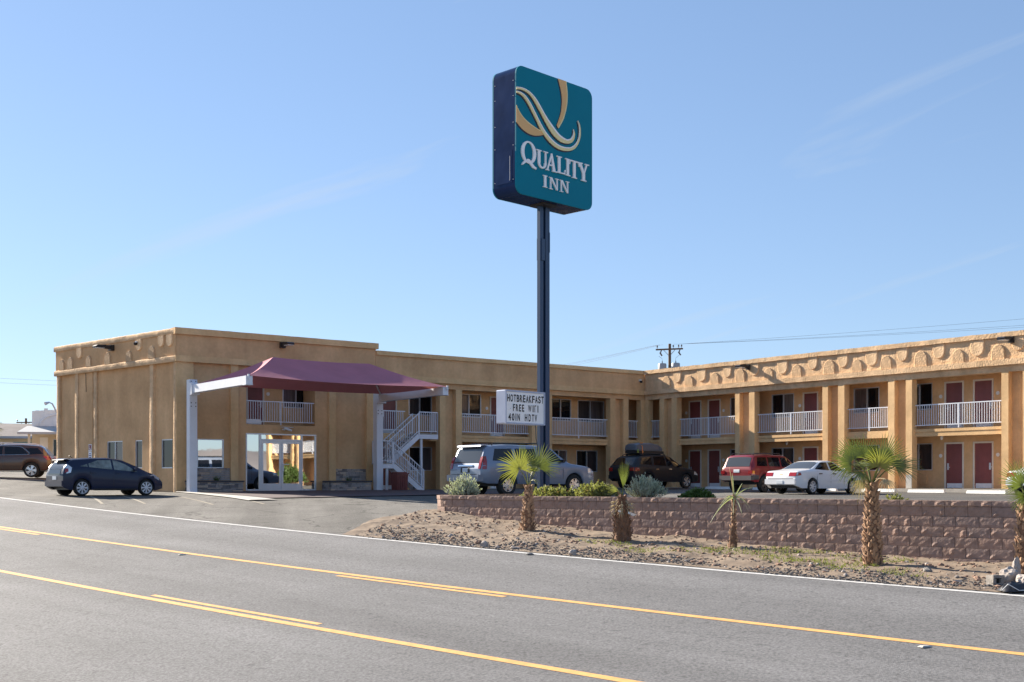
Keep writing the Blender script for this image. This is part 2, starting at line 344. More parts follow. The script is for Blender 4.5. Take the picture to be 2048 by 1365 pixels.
strip('parking_lot', M['lot'], [S_END + .01, S_END + .3] + fr(25.2, 70, 45), [O_EDGE - .02] + fr(19.6, 32, 18) + [36, 42, 50, 60, 75],
      zf=lambda s, o: T(0, 0, (s, o)) - (.035 if s < S_END + .05 else 0), warp=lambda s, o: s - 2.1 * (1 - tip(o)) if s < S_END + .05 else s)
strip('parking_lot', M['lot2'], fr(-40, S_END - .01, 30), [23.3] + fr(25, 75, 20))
strip('roadside_dirt', M['dirt'], fr(-40, 5, 40) + fr(5.1, S_END - .01, 260) + fr(S_END + .05, S_END + .95, 10), fr(O_EDGE - .03, O_WALL - .001, 56), zf=lambda s, o: dirt_z(*xy(s, o)), warp=lambda s, o: s if s < 21 else 21 + (s - 21) * lerp(.52, 1, tip(o)))
strip('planting_bed', M['bed'], fr(-10, 23.7, 60), fr(23.25, 24.95, 8), .03, amp=.03)
# painted lines: sheets just above the road
def line(name, m, s0, s1, o, w, dz=.005):
    n = max(2, int(abs(s1 - s0) / 1.0)); return strip(name, m, fr(s0, s1, n), [o - w / 2, o + w / 2], dz)
line('edge_line', M['wht'], -40, 140, 18.95, .11)
Y1, Y2 = 18.985 - 3.709, 18.985 - 3.709 - 3.6
line('yellow_line', M['ylw'], -40, 140, Y1, .14); line('yellow_line', M['ylw'], -40, 140, Y2, .15)
for k in range(-2, 9):                                  # broken lines inside the turning lane
    if k != -1: line('yellow_dash', M['ylw'], 14.0 + 17 * k, 18.5 + 17 * k, Y1 - .21, .11)
    line('yellow_dash', M['ylw'], 15.05 + 17 * k, 20.0 + 17 * k, Y2 + .23, .11)
# stall lines and the pale kerb edge of the entrance pad
def ground_line(name, m, p, q, w, dz=.006):
    p, q = Vector(p), Vector(q); d = (q - p).normalized(); a = Vector((-d.y, d.x)) * w / 2; mb = MB()
    def fn(t, k): c = p.lerp(q, t) + a * k; return c.x, c.y, T(c.x, c.y) + dz
    return struct(mb.grid(fn, fr(0, 1, 12), [-1, 1]).build(name, m))
for p_, q_ in (((-13.78, 47.65), (-9.89, 39.74)), ((-15.43, 46.94), (-12.2, 39.9)), ((-16.4, 46.35), (-13.53, 39.65)), ((-12.1, 48.4), (-8.3, 40.2))): ground_line('stall_line', M['stall'], p_, q_, .10)
# hills far off behind the camera and all round, low
mb = MB()
def hill(a, k):
    r_ = 1450 + 130 * k; h = (60 + 55 * noise.noise(Vector((math.cos(a) * 3, math.sin(a) * 3, 1))) + 22 * noise.noise(Vector((math.cos(a) * 12, math.sin(a) * 12, 2)))) if k == 1 else -4
    # low enough to the north that the motel hides it
    f = clamp((-math.sin(a) + .35) / .6); return r_ * math.cos(a), r_ * math.sin(a), (h if k != 1 else 2 + max(4, h * .45) * f)
mb.grid(hill, fr(0, 2 * math.pi, 180), [0, 1, 2]); struct(mb.build('hills', M['hills'], smooth=True))
# ------------------------------------------------------------------ motel
AF = R(37.1); eF = Vector((math.cos(AF), math.sin(AF))); eR = Vector((math.sin(AF), -math.cos(AF))); CN = Vector((7.56, 68.7))
P0 = CN - eF * 27.74
motel = empty('motel', (CN.x, CN.y, 0), 0, 'two-storey tan stucco motel with open walkways and maroon doors round its car park', 'motel')
FR = {'F': ((0, 0, 0), R(217.1), 1), 'R': ((0, 0, 0), R(127.1), -1), 'L': ((P0.x - CN.x, P0.y - CN.y, 0), PH + R(90), 1)}
def put(mb, name, m, fr_, smooth=False, parent=None, label=None):
    if parent: o = mb.build(name, m, parent, smooth=smooth)
    else: o = mb.build(name, m, motel, FR[fr_][0], FR[fr_][1], smooth)
    if label: o['label'] = label
    return o
def fb(mb, fr_, a0, a1, y0, y1, z0, z1, rough=0, **k):
    s_ = FR[fr_][2]; x0, x1 = sorted((s_ * a0, s_ * a1))
    return mb.roughbox(x0, x1, y0, y1, z0, z1, amp=rough, **k) if rough else mb.box(x0, x1, y0, y1, z0, z1)
def holed(mb, fr_, a0, a1, y0, y1, z0, z1, holes):      # a wall with openings
    xs = sorted({a0, a1} | {clamp(h[i], a0, a1) for h in holes for i in (0, 1)}); zs = sorted({z0, z1} | {clamp(h[i], z0, z1) for h in holes for i in (2, 3)})
    for xa, xb in zip(xs, xs[1:]):
        run = None
        for za, zb in zip(zs, zs[1:]):
            c = ((xa + xb) / 2, (za + zb) / 2); hole = any(h[0] < c[0] < h[1] and h[2] < c[1] < h[3] for h in holes)
            if hole:
                if run: fb(mb, fr_, xa, xb, y0, y1, *run); run = None
            else: run = (run[0], zb) if run else (za, zb)
        if run: fb(mb, fr_, xa, xb, y0, y1, *run)
    return mb
def window(fr_, a0, a1, z0, z1, y, split=.5, glass='glass', fm='alu', fw=.045):
    mb = MB()
    fb(mb, fr_, a0, a1, y - .05, y + .03, z0, z0 + fw); fb(mb, fr_, a0, a1, y - .05, y + .03, z1 - fw, z1)
    fb(mb, fr_, a0, a0 + fw, y - .05, y + .03, z0 + fw, z1 - fw); fb(mb, fr_, a1 - fw, a1, y - .05, y + .03, z0 + fw, z1 - fw)
    cuts = [a0 + fw, a1 - fw]
    if split:
        c = lerp(a0, a1, split); fb(mb, fr_, c - fw / 2, c + fw / 2, y - .04, y + .025, z0 + fw, z1 - fw); cuts = [a0 + fw, c - fw / 2, c + fw / 2, a1 - fw]
    w = put(mb, 'window', M[fm], fr_)
    for i in range(0, len(cuts), 2):
        put(fb(MB(), fr_, cuts[i], cuts[i + 1], y - .03 - .012 * (i // 2), y - .022 - .012 * (i // 2), z0 + fw, z1 - fw), 'pane', M[glass if glass != 'glass' else random.choice(['glass', 'glass', 'glassB', 'glassB', 'glassC'])], fr_, parent=w)
    return w
def door(fr_, a0, a1, z0, z1, y, hand=1):
    j = .075
    d = put(fb(MB(), fr_, a0 + j, a1 - j, y - .05, y - .01, z0 + .02, z1 - j), 'door', M['door'], fr_)
    mb = MB(); fb(mb, fr_, a0, a0 + j, y - .06, y + .03, z0, z1); fb(mb, fr_, a1 - j, a1, y - .06, y + .03, z0, z1); fb(mb, fr_, a0 + j, a1 - j, y - .06, y + .03, z1 - j, z1)
    put(mb, 'door_frame', M['offwhite'], fr_, parent=d)
    put(fb(MB(), fr_, a0 + j + .04, a1 - j - .03, y - .01, y - .004, z0 + .03, z0 + .24), 'kick_plate', M['kick'], fr_, parent=d)
    hx = a1 - j - .1 if hand > 0 else a0 + j + .1
    mb = MB(); fb(mb, fr_, hx - .04, hx + .04, y - .01, y + .015, z0 + .85, z0 + 1.15); fb(mb, fr_, hx - .02, hx + .11, y + .015, y + .06, z0 + .95, z0 + .985)
    put(mb, 'handle', M['alu'], fr_, parent=d)
    px = a0 - .2 if hand < 0 else a1 + .2
    mb = MB(); s_ = FR[fr_][2]; mb.lathe([(.0, y + .02), (.085, y + .02), (.085, y)], 12, 'y', (s_ * px, 0, z0 + 1.5)); put(mb, 'room_plaque', M['plaque'], fr_)
BAL = {}
def railing(fr_, a0, a1, y, z0, z1, posts=(), step=.116, joined=False):
    mb = MB(); fb(mb, fr_, a0, a1, y - .022, y + .022, z1 - .045, z1); fb(mb, fr_, a0, a1, y - .018, y + .018, z0, z0 + .04)
    r_ = put(mb, 'railing', M['steelw'], fr_)
    h = round(z1 - z0 - .085, 3); n = int((a1 - a0) / step); key = h
    if key not in BAL: BAL[key] = MB().box(-.012, .012, -.012, .012, 0, h).mesh('baluster', M['steelw'])
    jm = MB()
    for i in range(1, n):
        a = a0 + (a1 - a0) * i / n
        if any(abs(a - p) < .05 for p in posts): continue
        x = FR[fr_][2] * a
        if joined: jm.box(x - .012, x + .012, y - .012, y + .012, z0 + .04, z1 - .045)
        else: link('baluster', BAL[key], r_, (x, y, z0 + .04))
    if joined: stuff(put(jm, 'baluster', M['steelw'], fr_, parent=r_))
    for p in posts: put(fb(MB(), fr_, p - .025, p + .025, y - .021, y + .021, z0 - .14, z1 - .046), 'post', M['steelw'], fr_, parent=r_)
    return r_
D_ = .27; BK = 1.35
ZL0, ZL1, ZC0, ZC1, ZO = 5.42, 5.67, 6.60, 6.81, 5.13
# ---- right wing
PR = [(1.26, 1.62), (2.22, 2.61), (6.93, 7.24), (7.90, 8.27), (12.61, 12.94), (13.54, 13.91), (16.37, 16.72), (17.32, 17.65), (22.03, 22.35), (23.0, 23.35),
      (27.7, 28.03), (28.65, 29.0), (33.3, 33.65), (34.25, 34.6), (37.1, 37.45), (38.05, 38.4), (42.7, 43.05), (43.65, 44.0), (48.3, 48.65)]
OPR = [(.33, 1.26), (2.61, 6.93), (8.27, 12.61), (13.91, 16.37), (17.65, 22.03), (23.35, 27.7), (29.0, 33.3), (34.6, 37.1), (38.4, 42.7), (44.0, 48.3)]
for a, b in [(0.0, .33)] + PR:
    near = a < 24
    put(fb(MB(), 'R', a, b, -D_ - .12, 0, -.1, ZO, rough=.012 if near else 0, st=.16), 'pilaster', M['trim'], 'R', smooth=near)
for (a, b), (c, d) in zip(PR[0::2], PR[1::2]): put(fb(MB(), 'R', b, c, -.7, -D_ - .02, -.1, ZO), 'wall', M['stucco'], 'R')
L_R = 48.65
mb = MB(); fb(mb, 'R', .1, 25, -.32, 0, ZO, ZC0, rough=.016, st=.1, fr=3.6); put(mb, 'parapet', M['adobe'], 'R', smooth=True)
put(fb(MB(), 'R', 25, L_R, -.32, 0, ZO, ZC0), 'parapet', M['adobe'], 'R')
put(fb(MB(), 'R', .16, L_R, 0.004, .15, ZL0, ZL1, rough=.013, st=.14, fr=1.8), 'ledge', M['adobe'], 'R', smooth=True)
put(fb(MB(), 'R', .1, L_R, -.36, .11, ZC0 + .002, ZC1, rough=.016, st=.14, fr=1.8), 'coping', M['adobe'], 'R', smooth=True)
def tongue(w, h, up):                                    # raised adobe tongue, round at its free end
    mb = MB(); o = []
    n = 9
    for i in range(n + 1):
        t = math.pi * i / n; o.append((math.cos(t) * w / 2 * (1 - .06 * math.sin(t)), (h - w / 2) + math.sin(t) * w / 2 * 1.1))
    o = [(w / 2 * 1.02, 0)] + o + [(-w / 2 * 1.02, 0)]
    sg = 1 if up else -1; N = len(o)
    rings = [(1., -.01), (1., .03), (.91, .055)]
    cz = h * .45
    for k, y in rings: mb.v += [(x * k, y, sg * ((z - cz) * k + cz)) for x, z in o]
    for q in range(2):
        for i in range(N): mb.f.append((q * N + i, q * N + (i + 1) % N, (q + 1) * N + (i + 1) % N, (q + 1) * N + i))
    mb.f.append(tuple(2 * N + i for i in range(N))); return mb
TG = [[tongue(w, h, up).mesh('relief_tongue', M['adobe'], True, 30) for w, h in ((.60, .64), (.66, .70), (.58, .60))] for up in (0, 1)]
for i, b in enumerate([2.68, 4.53, 6.4, 8.27, 10.14, 12.04, 13.84, 15.48, 17.15, 19.04, 20.92, 22.8, 24.7]):
    link('relief_tongue', TG[0][i % 3], motel, tuple(Matrix.Rotation(R(127.1), 3, 'Z') @ Vector((-b, 0, ZC0 + .01))), R(127.1))
for i, b in enumerate([1.82, 3.61, 5.5, 7.31, 9.24, 11.05, 13.04, 14.67, 16.29, 18.12, 20.0, 21.9, 23.8]):
    link('relief_tongue', TG[1][(i + 1) % 3], motel, tuple(Matrix.Rotation(R(127.1), 3, 'Z') @ Vector((-b, 0, ZL1 - .01))), R(127.1))
def walkway(fr_, a0, a1, rail=True, posts=None, z0=2.51, zt=2.86, joined=False, plain=False):
    mb = MB(); fb(mb, fr_, a0, a1, -D_ - .10, -D_ + .03, z0, zt - .15); fb(mb, fr_, a0, a1, -D_ - .10, -D_ + .06 if not plain else -D_ + .03, zt - .147 if not plain else zt - .15, zt - .02)
    put(mb, 'floor_edge', M['trim'], fr_)
    if rail: railing(fr_, a0 - .0, a1 + .0, -D_ + .0, 3.0, 3.96, posts if posts is not None else [(a0 + a1) / 2], joined=joined)
for i, (a, b) in enumerate(OPR): walkway('R', a, b, joined=a > 23, plain=(i == 3), posts=[] if i == 0 else None)
mb = MB(); fb(mb, 'R', -.27, L_R, -BK - .05, -D_ - .11, 2.6, 2.85); put(mb, 'floor_slab', M['conc'], 'R')
mb = MB(); fb(mb, 'R', -.27, L_R, -BK - .1, -.31, ZO + .07, ZO + .2); put(mb, 'walkway_ceiling', M['trim'], 'R')
put(fb(MB(), 'R', .34, L_R, -BK, .35, -.3, .15), 'walkway', M['conc'], 'R')
dl = [(2.24, 3.21, -1), (3.70, 4.67, 1), (10.32, 11.30, -1), (18.44, 19.42, -1), (19.88, 20.87, 1), (24.0, 25, -1), (30, 31, 1), (35, 36, -1), (40, 41, 1)]
wl = [(5.34, 6.7), (8.25, 9.74), (13.43, 14.92), (16.36, 17.81), (25.6, 27.1), (31.4, 32.9), (38.6, 39.6)]
holes = [(a, b, 2.87, 5.02) for a, b, h in dl] + [(a, b, .15, 2.25) for a, b, h in dl] + [(a, b, 3.80, 5.03) for a, b in wl] + [(a, b, .99, 2.24) for a, b in wl]
put(holed(MB(), 'R', -1.3, L_R, -BK - .2, -BK, -.2, ZO + .1, holes), 'wall', M['stucco'], 'R')
for a, b, h in dl: door('R', a, b, 2.86, 5.02, -BK, h); door('R', a, b, .15, 2.25, -BK, h)
for i, (a, b) in enumerate(wl):
    window('R', a, b, 3.80, 5.03, -BK - .03, .52); window('R', a, b, .99, 2.24, -BK - .03, .48)
    mb = MB(); fb(mb, 'R', (a + b) / 2 - .1, (a + b) / 2 + .45, -BK - .01, -BK + .04, .35, .8); put(mb, 'air_vent', M['stucco'], 'R')
mb = MB(); fb(mb, 'R', -1.25, L_R, -9, -BK - .21, -.2, ZO + .05); put(mb, 'rooms', M['stucco'], 'R')      # the rooms behind the walkway wall
put(fb(MB(), 'R', -1.3, L_R, -9.1, -.33, ZO + .21, ZO + .4), 'roof', M['roof'], 'R')
mb = MB(); fb(mb, 'R', L_R, L_R + .25, -9, -.02, -.3, ZC0 + .1); put(mb, 'end_wall', M['stucco'], 'R')
# curtains of light in the two bays nearest the road
def walkway_lamp(fr_, a, y, z):
    mb = MB(); s_ = FR[fr_][2]; mb.lathe([(0, 0), (.06, 0), (.07, -.12), (.04, -.22), (0, -.23)], 10, 'z', (s_ * a, y, z)); put(mb, 'walkway_lamp', M['lens'], fr_)
walkway_lamp('R', 18.55, -.95, 2.58); walkway_lamp('R', 9.6, -.95, 2.58)
put(fb(MB(), 'R', 17.335, 17.635, -.25, .016, .16, .78), 'paint_patch', M['kerb'], 'R', label='bare pale patch at the foot of the pilaster')
# ---- front wing (long low part)
PF = [(1.2, 1.59), (2.19, 2.57), (6.77, 7.15), (7.75, 8.15), (12.67, 13.04), (13.68, 14.01)]
for a, b in [(-.29, .24)] + PF: put(fb(MB(), 'F', a, b, -D_ - .12, 0, -.1, ZO), 'pilaster', M['trim'], 'F')
for (a, b), (c, d) in zip(PF[0::2], PF[1::2]): put(fb(MB(), 'F', b, c, -.7, -D_ - .02, -.1, ZO), 'wall', M['stucco'], 'F')
put(fb(MB(), 'F', -.32, 17.74, -.32, 0, ZO, ZC0), 'parapet', M['stucco'], 'F')
put(fb(MB(), 'F', .0, 17.72, 0.003, .15, ZL0 - .02, ZL1, rough=.006, st=.3), 'ledge', M['trim'], 'F', smooth=True)
put(fb(MB(), 'F', .0, 17.72, -.35, .09, ZC0 + .002, ZC1 - .004, rough=.007, st=.3), 'coping', M['trim'], 'F', smooth=True)
walkway('F', .24, 1.2, posts=[]); walkway('F', 2.57, 6.77); walkway('F', 8.15, 12.67)
mb = MB(); fb(mb, 'F', -1.34, 17.7, -BK - .05, -D_ - .11, 2.6, 2.853); put(mb, 'floor_slab', M['conc'], 'F')
put(fb(MB(), 'F', 14.01, 17.72, -D_ - .10, -D_, 2.51, 2.84), 'floor_edge', M['trim'], 'F')
mb = MB(); fb(mb, 'F', -1.4, 17.7, -BK - .1, -.31, ZO + .072, ZO + .2); put(mb, 'walkway_ceiling', M['trim'], 'F')
dlF = [(8.97, 9.94, 1), (15.72, 16.7, 1)]; wlF = [(3.83 - 2.0, 3.83), (4.3, 5.75), (10.5, 12.0), (13.6, 15.01)]
dlow = [(8.97, 9.94, 1), (15.85, 16.8, 1)]; wlow = [(2.35, 3.92), (4.6, 5.8), (10.5, 12.0), (13.6, 15.0)]
holes = [(a, b, 2.87, 5.02) for a, b, h in dlF] + [(a, b, .02, 2.2) for a, b, h in dlow] + [(a, b, 3.85, 5.07) for a, b in wlF] + [(a, b, 1.02, 2.24) for a, b in wlow]
put(holed(MB(), 'F', -1.3, 17.7, -BK - .2, -BK, -.2, ZO + .1, holes), 'wall', M['stucco'], 'F')
for a, b, h in dlF: door('F', a, b, 2.86, 5.02, -BK, h)
for a, b, h in dlow: door('F', a, b, .05, 2.2, -BK, h)
for a, b in wlF: window('F', a, b, 3.85, 5.07, -BK - .03, .52)
for a, b in wlow: window('F', a, b, 1.02, 2.24, -BK - .03, .5)
mb = MB(); fb(mb, 'F', -1.4, 17.7, -9, -BK - .21, -.2, ZO + .05); put(mb, 'rooms', M['stucco'], 'F')
put(fb(MB(), 'F', -1.4, 17.7, -9.1, -.33, ZO + .212, ZO + .4), 'roof', M['roof'], 'F')
put(fb(MB(), 'F', .3, 17.7, -BK, .2, -.3, .06), 'walkway', M['conc'], 'F')
# ---- lobby block
ZA0, ZA1, ZB0, ZB1 = 5.68, 5.94, 6.87, 7.15; PN = -.13
win = (25.46, 26.71, 1.06, 2.35); store = (20.88, 24.42, .05, 2.66); balc = (20.93, 24.4, 3.06, 5.16)
put(holed(MB(), 'F', 17.76, 27.72, -.42, PN, -.2, ZA0, [win, store, balc]), 'wall', M['stucco'], 'F')
for a, b in [(17.76, 18.23), (19.9, 20.26), (24.83, 25.19), (26.93, 27.25)]: put(fb(MB(), 'F', a, b, PN, 0, -.2, ZA0), 'pilaster', M['trim'], 'F')
put(fb(MB(), 'F', 27.25, 27.735, PN, .03, -.2, ZA0 - .001), 'pilaster', M['trim'], 'F')
put(fb(MB(), 'F', 17.72, 27.70, -.42, -.02, ZA0, ZB0), 'parapet', M['stucco'], 'F')
put(fb(MB(), 'F', 17.70, 27.80, -.018, .13, ZA0 - .003, ZA1, rough=.006, st=.3), 'ledge', M['trim'], 'F', smooth=True)
put(fb(MB(), 'F', 17.62, 27.80, -.45, .09, ZB0 + .002, ZB1, rough=.008, st=.3), 'coping', M['trim'], 'F', smooth=True)
mb = MB(); fb(mb, 'F', 17.72, 18.0, -8, -.43, ZO + .2, ZB0); put(mb, 'side_wall', M['stucco'], 'F')
put(fb(MB(), 'F', 17.64, 18.05, -8, -.46, ZB0 + .004, ZB1 - .003), 'coping', M['trim'], 'F')
# balcony recess
mb = MB(); holed(mb, 'F', 20.6, 24.7, -1.55, -1.35, 2.9, 5.3, [(22.97 - .02, 23.85, 3.0, 5.1), (20.39, 22.0, 3.95, 5.06)])
fb(mb, 'F', 20.6, 20.92, -1.35, -.43, 2.9, 5.3); fb(mb, 'F', 24.41, 24.7, -1.35, -.43, 2.9, 5.3); fb(mb, 'F', 20.93, 24.4, -1.35, -.43, 5.17, 5.3); put(mb, 'balcony_recess', M['stucco'], 'F')
put(fb(MB(), 'F', 20.93, 24.4, -1.35, -.43, 2.9, 3.05), 'balcony_floor', M['conc'], 'F')
door('F', 22.95, 23.85, 3.06, 5.1, -1.35, -1); window('F', 20.6, 22.0, 3.95, 5.06, -1.38, .5)
railing('F', 20.95, 24.38, -.22, 3.19, 4.15, [22.65])
put(fb(MB(), 'F', 23.65, 24.39, -.20, -.19, 3.10, 3.30), 'rail_panel', M['steelw'], 'F')
# storefront with reflecting glass
mb = MB(); a0, a1, z0, z1 = store; y = PN - .04; t = .06
for p, q, r_, s_ in [(a0, a1, z0, z0 + .07), (a0, a1, z1 - t, z1), (a0, a0 + t, z0 + .07, z1 - t), (a1 - t, a1, z0 + .07, z1 - t), (23.66, 23.76, z0 + .07, z1 - t), (21.58, 21.66, z0 + .07, z1 - t), (21.66, 23.66, 2.33, 2.41)]:
    fb(mb, 'F', p, q, y - .05, y + .05, r_, s_)
sf = put(mb, 'storefront', M['alu'], 'F')
for p, q, r_, s_ in [(a0 + t, 21.58, z0 + .07, z1 - t), (23.76, a1 - t, z0 + .07, z1 - t), (21.66, 23.66, 2.41, z1 - t)]:
    put(fb(MB(), 'F', p, q, y - .01, y, r_, s_), 'pane', M['mirror'], 'F', parent=sf)
for i, (p, q) in enumerate([(21.67, 22.655), (22.665, 23.65)]):
    mb = MB()
    for aa, bb, cc, dd in [(p, q, .07, .38), (p, q, 2.21, 2.325), (p, p + .09, .38, 2.21), (q - .09, q, .38, 2.21)]: fb(mb, 'F', aa, bb, y - .02, y + .035, cc, dd)
    d = put(mb, 'glass_door', M['alu'], 'F'); put(fb(MB(), 'F', p + .09, q - .09, y, y + .01, .38, 2.21), 'pane', M['mirror'], 'F', parent=d)
    hx = 22.6 if i == 0 else 22.75
    if i == 0:
        mb = MB(); fb(mb, 'F', hx - .05, hx + .03, y + .036, y + .07, .95, 1.30); fb(mb, 'F', hx - .30, hx + .03, y + .07, y + .1, 1.24, 1.28); put(mb, 'handle', M['kick'], 'F', parent=d)
put(fb(MB(), 'F', 20.4, 24.6, -1.3, -.43, -.1, .02), 'lobby_floor', M['conc'], 'F')
window('F', *win[:2], *win[2:], PN - .05, None, 'mirror')
def dome_cam(fr_, a, y, z):
    mb = MB(); s_ = FR[fr_][2]; fb(mb, fr_, a - .06, a + .06, y, y + .12, z - .05, z + .07)
    c = put(mb, 'security_camera', M['white'], fr_); mb = MB(); mb.lathe([(0, -.13), (.05, -.12), (.085, -.06), (.09, 0), (0, 0)], 12, 'z', (s_ * a, y + .13, z)); put(mb, 'camera_dome', M['black'], fr_, smooth=True, parent=c)
mb = MB(); mb.tube([(22.6, PN, 2.86), (22.6, PN + .2, 2.84)], .03); mb.tube([(22.62, PN + .2, 2.93), (22.35, PN + .42, 2.80)], [.06, .045], 10); mb.box(22.2, 22.75, PN + .12, PN + .3, 2.95, 2.97)
put(mb, 'security_camera', M['kick'], 'F', smooth=True)
def area_light(fr_, a, z, y=.0, L=.95, white=False):
    mb = MB(); s_ = FR[fr_][2]; fb(mb, fr_, a - .12, a + .12, y, y + .18, z - .14, z + .12)
    mb.box(s_ * a - .09, s_ * a + .09, y + .18, y + .52, z - .07, z + .09)
    w = put(mb, 'area_light', M['darkmetal'], fr_)
    mb = MB(); mb.prism([(y + .45, z - .04), (y + .45, z + .1), (y + L - .1, z + .07), (y + L, z + .0), (y + L - .02, z - .05)], -.17, .17)
    mb.v = [(s_ * a + yy, xx, zz) for xx, yy, zz in mb.v]; put(mb, 'lamp_head', M['darkmetal'], fr_, parent=w)
    put(fb(MB(), fr_, a - .14, a + .14, y + .5, y + L - .05, z - .075, z - .05), 'lens', M['lens'], fr_, parent=w)
area_light('F', 22.7, 6.72, -.02); area_light('R', 7.93, 6.42); area_light('R', 22.54, 6.46); area_light('L', 5.3, 6.66, .0)
dome_cam('F', .35, 0, 6.22); dome_cam('L', 3.1, 0, 6.72)
# ---- street wall of the lobby block
LL = 10.85
wins = [(4.68, 6.09, 1.0, 2.35), (2.97, 3.58, 1.07, 2.34), (.34, 1.37, 1.05, 2.33)]
put(holed(MB(), 'L', .02, LL, -.35, PN, -.2, ZA0, wins), 'wall', M['stucco'], 'L')
def sweep(sec, along, amp, axis):                        # a hand-rounded section carried along a wall, slightly uneven
    mb = MB()
    def fn(i, t):
        u, v = sec[i]; n_ = noise.noise(Vector((t * 1.9, i * .6, len(sec)))) * amp + noise.noise(Vector((t * 5.3, i * .6, 3))) * amp * .6
        return (t, u + n_, v + n_ * .6) if axis == 'x' else (v + n_ * .5, u + n_, t)
    mb.grid(fn, range(len(sec)), along); return mb
for a, b in [(.002, .28), (1.86, 2.22), (6.92, 7.3), (8.63, 9.0), (10.5, LL)]:
    f_ = 0 if a != 6.92 else -.04
    sec = [(PN - .02, a), (f_ - .02, a + .004), (f_ - .005, a + .03), (f_, a + .07), (f_ - .004, b - .14), (f_ - .014, b - .09), (f_ - .032, b - .05), (f_ - .06, b - .018), (PN - .02, b)]
    put(sweep(sec, fr(-.2, ZA0 - .002, 36), .009, 'z'), 'pilaster', M['adobe'], 'L', smooth=True)
put(fb(MB(), 'L', 7.3, 8.63, PN, -.06, -.2, ZA0 - .002), 'wall_panel', M['stucco'], 'L')
put(fb(MB(), 'L', .04, LL, -.35, -.01, ZA0 + .003, ZB0 - .002, rough=.012, st=.2), 'parapet', M['stucco'], 'L', smooth=True)
put(sweep([(-.02, ZA0 - .02), (.07, ZA0 - .015), (.085, ZA0 + .03), (.085, ZA1 - .09), (.07, ZA1 - .045), (.03, ZA1 - .012), (-.02, ZA1)], fr(-.05, LL + .02, 80), .014, 'x'), 'ledge', M['adobe'], 'L', smooth=True)
put(sweep([(-.05, ZB0 - .003), (.03, ZB0 + .002), (.045, ZB0 + .03), (.045, ZB1 - .10), (.03, ZB1 - .05), (-.02, ZB1 - .012), (-.1, ZB1 - .005), (-.42, ZB1 - .005)], fr(-.05, LL + .12, 80), .016, 'x'), 'coping', M['adobe'], 'L', smooth=True)
for i, a in enumerate([10.17, 9.33, 8.42, 7.54, 5.76, 3.86, 3.0, 1.93, 1.14, .45]):
    up = i in (0, 1, 3, 4, 5, 7)
    o = link('relief_tongue', TG[1 if up else 0][i % 3], motel, None, PH + R(90)); v = Matrix.Rotation(PH + R(90), 3, 'Z') @ Vector((a, -.05, ZA1 - .02 if up else ZB0 + .01 - .0))
    o.location = (v.x + P0.x - CN.x, v.y + P0.y - CN.y, v.z); o.scale = (.8, 2.0, .8)
window('L', *wins[0][:2], *wins[0][2:], PN - .05, .5); window('L', *wins[1][:2], *wins[1][2:], PN - .05, None); window('L', *wins[2][:2], *wins[2][2:], PN - .05, None)
mb = MB(); fb(mb, 'L', 7.36, 7.66, -.055, -.04, 1.90, 2.24); s1 = put(mb, 'parking_sign', M['swhite'], 'L')
put(fb(MB(), 'L', 7.39, 7.63, -.04, -.034, 1.96, 2.21), 'sign_panel', mat('sign_maroon', (.22, .04, .07), .5), 'L', parent=s1)
mb = MB(); mb.tube([(7.55, -.03, 2.17), (7.55, -.03, 2.08), (7.47, -.03, 2.03), (7.43, -.03, 1.98)], .012, 6); mb.lathe([(.05, -.034), (.05, -.028), (.035, -.028)], 12, 'y', (7.53, 0, 2.02)); put(mb, 'symbol', M['swhite'], 'L', parent=s1)
mb = MB(); fb(mb, 'L', 7.36, 7.66, -.055, -.04, 1.45, 1.88); s2 = put(mb, 'parking_sign', M['swhite'], 'L')
mb = MB()
for i, (p, q) in enumerate([(7.40, 7.62), (7.42, 7.6), (7.40, 7.62), (7.44, 7.58)]): fb(mb, 'L', p, q, -.04, -.035, 1.52 + .085 * i, 1.56 + .085 * i)
put(mb, 'print_line', mat('sign_violet', (.12, .09, .25), .5), 'L', parent=s2)
put(MB().tube([(7.93, -.05, ZA0), (7.92, -.045, 5.2), (7.9, -.05, 4.75)], .012, 6), 'conduit', M['darkmetal'], 'L')
# back of the lobby block and its roof
mb = MB(); q = [P0 + NV * .36 + DV * .4, P0 + NV * .36 + DV * LL, P0 + NV * 9 + DV * LL, CN - eF * 18.0 - eR * 9.0, CN - eF * 18.02 - eR * .44, CN - eF * 27.4 - eR * .44]
mb.v = [(p.x - CN.x, p.y - CN.y, z) for z in (5.9, 6.2) for p in q]; n = len(q)
mb.f = [tuple(range(n)), tuple(range(n, 2 * n))] + [(i, (i + 1) % n, n + (i + 1) % n, n + i) for i in range(n)]; mb.build('roof', M['roof'], motel)
mb = MB()
for p, q2 in ((q[1], q[2]), (q[2], q[3])): mb.bar((p.x - CN.x, p.y - CN.y, 3.45), (q2.x - CN.x, q2.y - CN.y, 3.45), .3, 6.9)
mb.build('back_wall', M['stucco'], motel)
mb = MB(); fb(mb, 'F', 18.1, 27.2, -3.2, -3.0, -.2, 5.9); put(mb, 'partition', M['black'], 'F')
